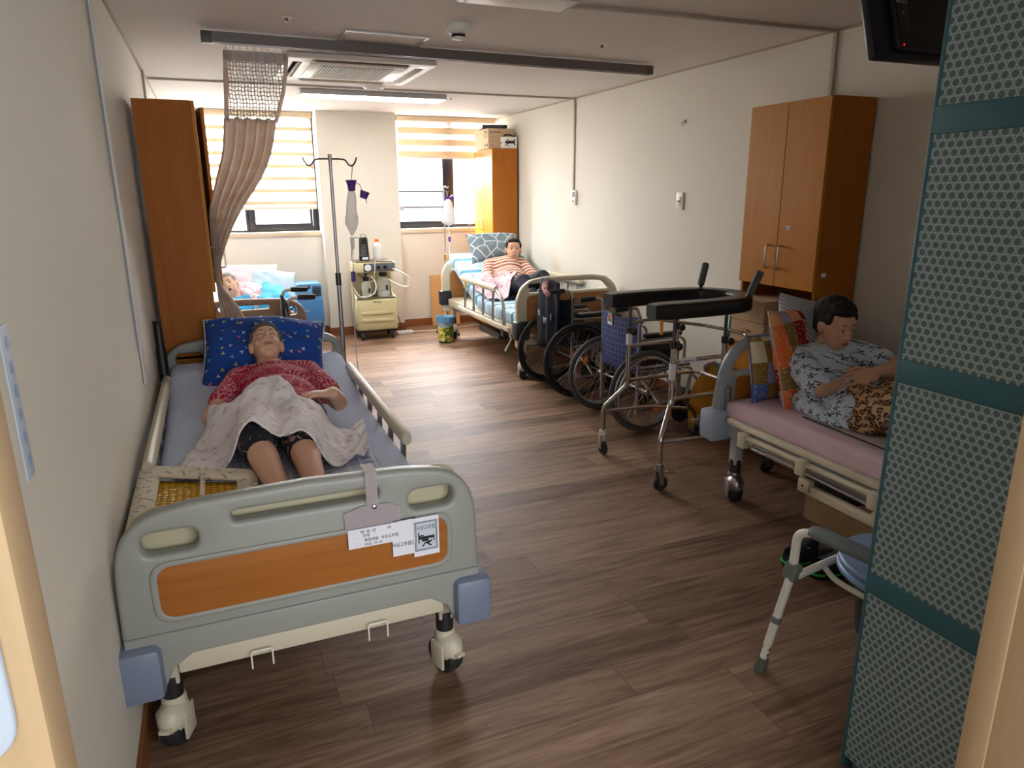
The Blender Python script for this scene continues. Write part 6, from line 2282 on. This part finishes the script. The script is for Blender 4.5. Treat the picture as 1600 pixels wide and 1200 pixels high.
anR, anL = V(0.115, 2.17, 0.575), V(0.225, 2.16, 0.573)
for h, kn, an, to in ((V(0.10, 2.88, 0.60), knR, anR, V(0.105, 2.035, 0.64)), (V(0.27, 2.88, 0.60), knL, anL, V(0.245, 2.03, 0.64))):
    b.cap(h, kn, 0.078, 0.053)
    b.cap(kn, kn.lerp(an, 0.35), 0.05, 0.05)
    b.cap(kn.lerp(an, 0.3), an, 0.05, 0.031)
    b.foot(an, to, (0, 0, 1))
body1 = b.build('body', m_skin1, p1)
face_parts(H1, body1, m_hair_salt)
s = Body()
s.ell((0.195, 3.30, 0.635), (0.18, 0.172, 0.107))
s.ell((0.19, 3.10, 0.625), (0.17, 0.21, 0.112))
s.ell((0.18, 2.95, 0.618), (0.178, 0.15, 0.106))
s.cap((0.19, 3.42, 0.672), shR, 0.066, 0.066)
s.cap((0.19, 3.42, 0.672), shL, 0.066, 0.066)
s.cap(shR, shR.lerp(elR, 0.62), 0.063, 0.062)
s.cap(shL, shL.lerp(elL, 0.62), 0.063, 0.062)
remeshed(s.mb, 'shirt', m_redshirt, body1, 0.006, 5)
s = Body()
for h, kn, an in ((V(0.10, 2.88, 0.60), knR, anR), (V(0.27, 2.88, 0.60), knL, anL)):
    s.cap(h, kn, 0.092, 0.07)
    s.cap(kn, kn.lerp(an, 0.12), 0.068, 0.064)
remeshed(s.mb, 'trousers', m_floralnavy, body1, 0.006, 4)
pillow('pillow', 'blue pillow with small hearts behind the head of the person in the near bed', 'pillow', (0.185, 3.77, 0.70), (0.61, 0.48, 0.21), basis_from((0, -0.66, 0.75), (0.12, 0.75, 0.66)), m_hearts, simple('piping_white', (210, 214, 220), 0.8), droop=0.03)
pd = drape('plaid_pad', [(-0.09, 2.86), (0.2, 2.86), (0.47, 2.84)], [(-0.10, 1.98), (0.2, 1.96), (0.48, 1.97)], 30, 44, [bed1], m_plaid, None, 0.004, 6, 0.006, 7, 0.006)
tag(pd, 'blue plaid pad spread under the legs on the near bed', 'pad')
bl = drape('blanket', [(-0.12, 2.98), (-0.07, 3.04), (0.02, 3.07), (0.12, 3.085), (0.20, 3.04), (0.245, 2.86), (0.30, 2.80), (0.40, 2.77), (0.50, 2.84)], [(-0.228, 2.54), (-0.16, 2.51), (-0.06, 2.50), (0.03, 2.50), (0.14, 2.465), (0.27, 2.40), (0.37, 2.42), (0.46, 2.52)], 84, 52, [bed1, body1, pd], m_blanket, None, 0.008, 20, 0.024, 10.0, 0.006, lambda u, v: 0.03 * max(0.0, u - 0.72) / 0.28 * abs(math.sin(v * 9 + u * 14)))
tag(bl, 'white blanket with small flower print over the person in the near bed', 'blanket')
# bead cushion at the foot end
bc = thing('bead_cushion', 'cream leaf-print cushion with amber beads in the corner by the near footboard', 'cushion', (0, 0, 0))
FL, FR, NL, NR = V(-0.278, 2.50, 0.60), V(0.018, 2.40, 0.578), V(-0.278, 1.98, 0.60), V(0.018, 1.93, 0.578)
G = [[(FL.lerp(FR, 0.06 + 0.88 * i / 10)).lerp(NL.lerp(NR, 0.06 + 0.88 * i / 10), 0.14 + 0.8 * j / 12) + V(0, 0, -0.005) for i in range(11)] for j in range(13)]
MB().grid(G, 0.03).build('bead_panel', m_amber, bc, 180)
for a, c_, r in ((FL, FR, 0.027), (FL.lerp(NL, 0.1) + V(0.01, 0, 0.012), FR.lerp(NR, 0.1) + V(-0.01, 0, 0.012), 0.02), (FL, NL, 0.027), (FR, NR, 0.027), (NL, NR, 0.027)):
    q_ = MB().capsule(a, c_, r * 1.25, r * 1.25)
    for v in q_.bm.verts:
        v.co.z -= (v.co.z - (a.z + (c_.z - a.z) * min(1, max(0, (v.co - a).dot(c_ - a) / (c_ - a).length_squared)))) * 0.5
    q_.build('quilted_edge', m_leafprint, bc)
MB().capsule(FL.lerp(FR, 0.55).lerp(NL.lerp(NR, 0.55), 0.1) + V(0, 0, 0.014), NL.lerp(NR, 0.55) + V(0, 0, 0.014), 0.008, 0.008).build('seam_band', m_leafprint, bc)

# ---- woman sitting in the near right bed
p3 = thing('person', 'person in pale blue star-print shirt and leopard trousers sitting against patchwork pillows', 'person', (0, 0, 0), 0, None)
H3 = frame((2.60, 2.375, 0.905), (-0.12, -0.86, -0.25), (0.0, 0.12, 0.98))
b = Body()
b.head(H3, 1.0)
shR, shL = V(2.435, 2.425, 0.735), V(2.80, 2.42, 0.735)
elR, elL = V(2.395, 2.235, 0.66), V(2.87, 2.225, 0.70)
wrR, wrL = V(2.60, 2.22, 0.635), V(2.665, 2.185, 0.71)
b.ell((2.615, 2.43, 0.70), (0.17, 0.09, 0.11))
b.ell((2.61, 2.38, 0.61), (0.175, 0.11, 0.12))
b.ell((2.60, 2.25, 0.575), (0.185, 0.15, 0.10))
b.cap((2.61, 2.43, 0.765), shR, 0.06, 0.058)
b.cap((2.61, 2.43, 0.765), shL, 0.06, 0.058)
for a, c, d_ in ((shR, elR, wrR), (shL, elL, wrL)):
    b.cap(a, c, 0.054, 0.045)
    b.cap(c, d_, 0.044, 0.028)
b.hand(wrL, (-0.95, 0.0, -0.15), (-0.15, 0.55, -0.8), (0.0, 0.75, 0.6), 0.32, 1.05, 1.3)
b.hand(wrR, (0.9, -0.3, 0.1), (0, 0, -1), (0.3, 0.9, 0), 0.5)
legs3 = ((V(2.52, 2.08, 0.585), V(2.42, 1.70, 0.66), V(2.42, 1.33, 0.575), V(2.40, 1.2, 0.62)), (V(2.70, 2.08, 0.585), V(2.76, 1.70, 0.655), V(2.73, 1.33, 0.575), V(2.74, 1.2, 0.62)))
for h, kn, an, to in legs3:
    b.cap(h, kn, 0.09, 0.06)
    b.cap(kn, an, 0.056, 0.034)
    b.foot(an, to, (0, 0, 1))
body3 = b.build('body', m_skin1, p3)
face_parts(H3, body3, m_hair_dark, eyes_open=True)
s = Body()
s.ell((2.615, 2.43, 0.70), (0.183, 0.103, 0.122))
s.ell((2.61, 2.38, 0.61), (0.195, 0.125, 0.13))
s.ell((2.60, 2.26, 0.58), (0.21, 0.155, 0.108))
s.ell((2.55, 2.10, 0.575), (0.20, 0.12, 0.10))
s.cap((2.61, 2.42, 0.755), shR, 0.066, 0.068)
s.cap((2.61, 2.42, 0.755), shL, 0.066, 0.068)
s.cap(shR, shR.lerp(elR, 0.85), 0.07, 0.066)
s.cap(shL, shL.lerp(elL, 0.55), 0.07, 0.066)
s.cap(V(2.40, 2.32, 0.57), V(2.33, 2.06, 0.545), 0.055, 0.012)
s.cap(V(2.45, 2.2, 0.57), V(2.345, 2.02, 0.545), 0.06, 0.012)
remeshed(s.mb, 'shirt', m_stars, body3, 0.006, 6)
s = Body()
for h, kn, an, to in legs3:
    s.cap(h + V(0, 0.03, 0), kn, 0.105, 0.085)
    s.cap(kn, kn.lerp(an, 0.85), 0.083, 0.065)
s.ell((2.47, 2.0, 0.585), (0.10, 0.10, 0.075))
s.ell((2.39, 1.98, 0.56), (0.06, 0.08, 0.03))
remeshed(s.mb, 'trousers', m_leopard, body3, 0.006, 4)
pillow('patchwork_pillow', 'tall warm patchwork pillow standing behind the star-print shirt', 'pillow', (2.47, 2.475, 0.725), (0.36, 0.5, 0.10), basis_from((0.35, -0.85, 0.25), (-0.1, 0.28, 0.95)), m_quilt_warm, simple('piping_peach', (220, 190, 160), 0.8), 'patchwork pillows')
pillow('patchwork_pillow', 'blue and yellow patchwork pillow squeezed against the pale headboard', 'pillow', (2.46, 2.565, 0.675), (0.40, 0.32, 0.085), basis_from((0.15, -0.95, 0.2), (0, 0.2, 0.97)), m_quilt_cool, simple('piping_blue', (90, 110, 180), 0.8), 'patchwork pillows')
pillow('striped_pillow', 'grey blue striped pillow with raised corner at the top of the patchwork pillow', 'pillow', (2.66, 2.545, 0.83), (0.48, 0.32, 0.10), basis_from((0.0, -0.93, 0.3), (0.22, 0.28, 0.93)), m_greystripe, None)
g = drape('grey_pad', [(2.3, 2.22), (2.6, 2.24), (3.0, 2.22)], [(2.235, 0.9), (2.6, 0.9), (3.0, 0.9)], 24, 40, [bed3], m_greypad, None, 0.004, 6, 0.006, 7, 0.006)
tag(g, 'pale grey pad with dark edging on the pink sheet of the near right bed', 'pad')
MB().tube([Vector((2.297 - 0.065 * t, 2.215 - 1.31 * t, 0.542)) for t in [k / 20 for k in range(21)]], 0.004, 6).build('edging', m_darksteel, g)

# ---- person in the far right bed
p2 = thing('person', 'person in red striped top propped up in the far right bed', 'person', (0, 0, 0), 0, None)
H2 = frame((2.745, 6.56, 0.945), (-0.25, -0.85, 0.1), (0.1, 0.2, 0.97))
b = Body()
b.head(H2, 1.0)
shR, shL = V(2.475, 6.555, 0.80), V(2.83, 6.55, 0.80)
elR, elL = V(2.385, 6.38, 0.645), V(2.90, 6.36, 0.66)
wrR, wrL = V(2.47, 6.18, 0.60), V(2.72, 6.15, 0.66)
b.ell((2.65, 6.54, 0.76), (0.16, 0.11, 0.11))
b.ell((2.64, 6.42, 0.67), (0.155, 0.14, 0.12))
b.ell((2.63, 6.30, 0.61), (0.165, 0.15, 0.10))
b.cap((2.68, 6.57, 0.835), shR, 0.055, 0.052)
b.cap((2.68, 6.57, 0.835), shL, 0.055, 0.052)
for a, c, d_ in ((shR, elR, wrR), (shL, elL, wrL)):
    b.cap(a, c, 0.048, 0.038)
    b.cap(c, d_, 0.037, 0.026)
b.hand(wrR, (0.75, -0.5, -0.1), (0.1, 0, -1), (0.5, 0.7, 0), 0.6)
b.hand(wrL, (-0.8, -0.4, -0.1), (0, 0, -1), (-0.4, 0.8, 0), 0.6)
legs2 = ((V(2.55, 6.25, 0.60), V(2.55, 5.86, 0.71), V(2.52, 5.5, 0.575), V(2.52, 5.36, 0.60)), (V(2.72, 6.25, 0.60), V(2.74, 5.86, 0.74), V(2.72, 5.5, 0.575), V(2.72, 5.36, 0.60)))
for h, kn, an, to in legs2:
    b.cap(h, kn, 0.078, 0.054)
    b.cap(kn, an, 0.05, 0.032)
    b.foot(an, to, (0, 0, 1))
body2 = b.build('body', m_skin2, p2, 0.005)
face_parts(H2, body2, m_hair_dark, eyes_open=True)
s = Body()
s.ell((2.65, 6.54, 0.76), (0.172, 0.122, 0.122))
s.ell((2.64, 6.42, 0.67), (0.17, 0.155, 0.132))
s.ell((2.63, 6.30, 0.61), (0.18, 0.155, 0.11))
s.cap((2.68, 6.56, 0.825), shR, 0.062, 0.062)
s.cap((2.68, 6.56, 0.825), shL, 0.062, 0.062)
for a, c, d_ in ((shR, elR, wrR), (shL, elL, wrL)):
    s.cap(a, c, 0.062, 0.056)
    s.cap(c, c.lerp(d_, 0.75), 0.054, 0.046)
remeshed(s.mb, 'shirt', m_stripes, body2, 0.007, 5)
s = Body()
for h, kn, an, to in legs2:
    s.cap(h, kn, 0.092, 0.07)
    s.cap(kn, an, 0.066, 0.048)
remeshed(s.mb, 'trousers', m_navy, body2, 0.007, 4)
pillow('pillow', 'grey blue pillow with white line pattern behind the person in the far right bed', 'pillow', (2.63, 6.79, 0.955), (0.56, 0.34, 0.13), basis_from((0, -0.8, 0.6), (0, 0.6, 0.8)), m_geo, None, droop=0.02)
g = drape('crumpled_blanket', [(2.25, 6.45), (2.35, 6.42), (2.5, 6.35), (2.6, 6.3)], [(2.27, 5.98), (2.38, 5.95), (2.48, 5.97), (2.56, 6.0)], 30, 30, [bed2, body2], pattern('pale_pink_print', f_pinkprint), None, 0.007, 10, 0.03, 14.0, 0.006)
tag(g, 'pale pink crumpled blanket beside the striped sleeve in the far right bed', 'blanket')

# ---- elderly person in the far left bed
p4 = thing('person', 'elderly person in pink print gown lying with open mouth in the far left bed', 'person', (0, 0, 0), 0, None)
H4 = frame((0.085, 6.57, 0.73), (-0.2, -0.82, 0.3), (-0.35, 0.4, 0.85))
b = Body()
b.head(H4, 0.95)
b.ell((0.22, 6.72, 0.635), (0.15, 0.13, 0.085))
b.ell((0.36, 6.60, 0.60), (0.16, 0.14, 0.085))
b.ell((0.44, 6.42, 0.59), (0.13, 0.15, 0.08))
b.cap((0.10, 6.70, 0.64), (0.20, 6.60, 0.64), 0.045, 0.05)
b.cap((0.20, 6.58, 0.645), (0.30, 6.40, 0.60), 0.04, 0.034)
b.cap((0.30, 6.40, 0.60), (0.16, 6.27, 0.60), 0.033, 0.024)
b.hand((0.16, 6.27, 0.60), (-0.9, -0.2, 0), (0, 0, -1), (0, -1, 0), 0.5)
b.cap((0.42, 6.42, 0.60), (0.30, 6.08, 0.62), 0.07, 0.05)
b.cap((0.30, 6.08, 0.62), (0.46, 5.78, 0.58), 0.046, 0.03)
b.cap((0.46, 6.40, 0.60), (0.44, 6.02, 0.64), 0.07, 0.05)
b.cap((0.44, 6.02, 0.64), (0.48, 5.70, 0.58), 0.046, 0.03)
b.foot((0.46, 5.78, 0.58), (0.45, 5.64, 0.61), (0, 0, 1))
b.foot((0.48, 5.70, 0.58), (0.49, 5.56, 0.61), (0, 0, 1))
body4 = b.build('body', m_skin2, p4, 0.005)
face_parts(H4, body4, m_hair_grey, 0.95, mouth_open=True)
s = Body()
s.ell((0.22, 6.72, 0.635), (0.165, 0.145, 0.098))
s.ell((0.36, 6.60, 0.605), (0.175, 0.155, 0.10))
s.ell((0.43, 6.45, 0.595), (0.14, 0.15, 0.092))
s.cap((0.12, 6.69, 0.64), (0.20, 6.60, 0.64), 0.052, 0.06)
s.cap((0.20, 6.58, 0.645), (0.29, 6.42, 0.60), 0.054, 0.048)
remeshed(s.mb, 'gown', m_pinkprint, body4, 0.007, 5)
pillow('pillow', 'pale pink pillow behind the shoulders of the elderly person in the far left bed', 'pillow', (0.27, 6.93, 0.72), (0.52, 0.34, 0.14), basis_from((0.05, -0.8, 0.6), (0, 0.6, 0.8)), simple('pale_pink_cloth', (226, 208, 218), 0.9), None, 'pillows in the far left bed')
pillow('pillow', 'pale blue pillow at the right side of the far left bed', 'pillow', (0.46, 6.86, 0.68), (0.42, 0.32, 0.13), basis_from((0.1, -0.75, 0.65), (0.1, 0.65, 0.75)), simple('pale_blue_cloth', (180, 208, 230), 0.9), None, 'pillows in the far left bed')
g = drape('sky_blue_blanket', [(0.36, 6.62), (0.45, 6.66), (0.57, 6.62)], [(0.22, 5.62), (0.42, 5.58), (0.57, 5.6)], 26, 44, [bed4, body4], m_skyblanket, None, 0.007, 14, 0.03, 9.0, 0.006)
tag(g, 'bright blue blanket over the legs of the elderly person in the far left bed', 'blanket')
g = drape('blue_towel', [(-0.02, 6.40), (0.1, 6.38), (0.2, 6.36)], [(0.02, 6.18), (0.12, 6.14), (0.3, 6.2)], 20, 20, [bed4, body4], m_skyblanket, None, 0.007, 8, 0.03, 11.0, 0.006)
tag(g, 'bright blue towel below the chin of the elderly person in the far left bed', 'towel')
# paper bag and umbrella near the near bed's head
t = thing('walking_stick', 'black folded umbrella hanging between the left wall and the near bed', 'umbrella', (XL + 0.03, 3.8, 0.0))
MB().tube(smooth_path([(0.0, 0, 0.90), (0.002, -0.02, 0.75), (0.004, -0.05, 0.6)], 5), [0.02] * 5 + [0.024] * 5 + [0.018], 12).build('canopy', m_black, t, 180)
MB().tube([(0.004, -0.05, 0.61), (0.005, -0.07, 0.52)], 0.014, 10).build('handle', m_white, t)
MB().tube([(0.005, -0.07, 0.525), (0.006, -0.09, 0.44)], 0.016, 10).build('print_wrap', simple('can_navy', (30, 50, 90), 0.5), t)
t['label'] = 'black folded umbrella with white handle between left wall and near bed'
t.name = 'folded_umbrella'
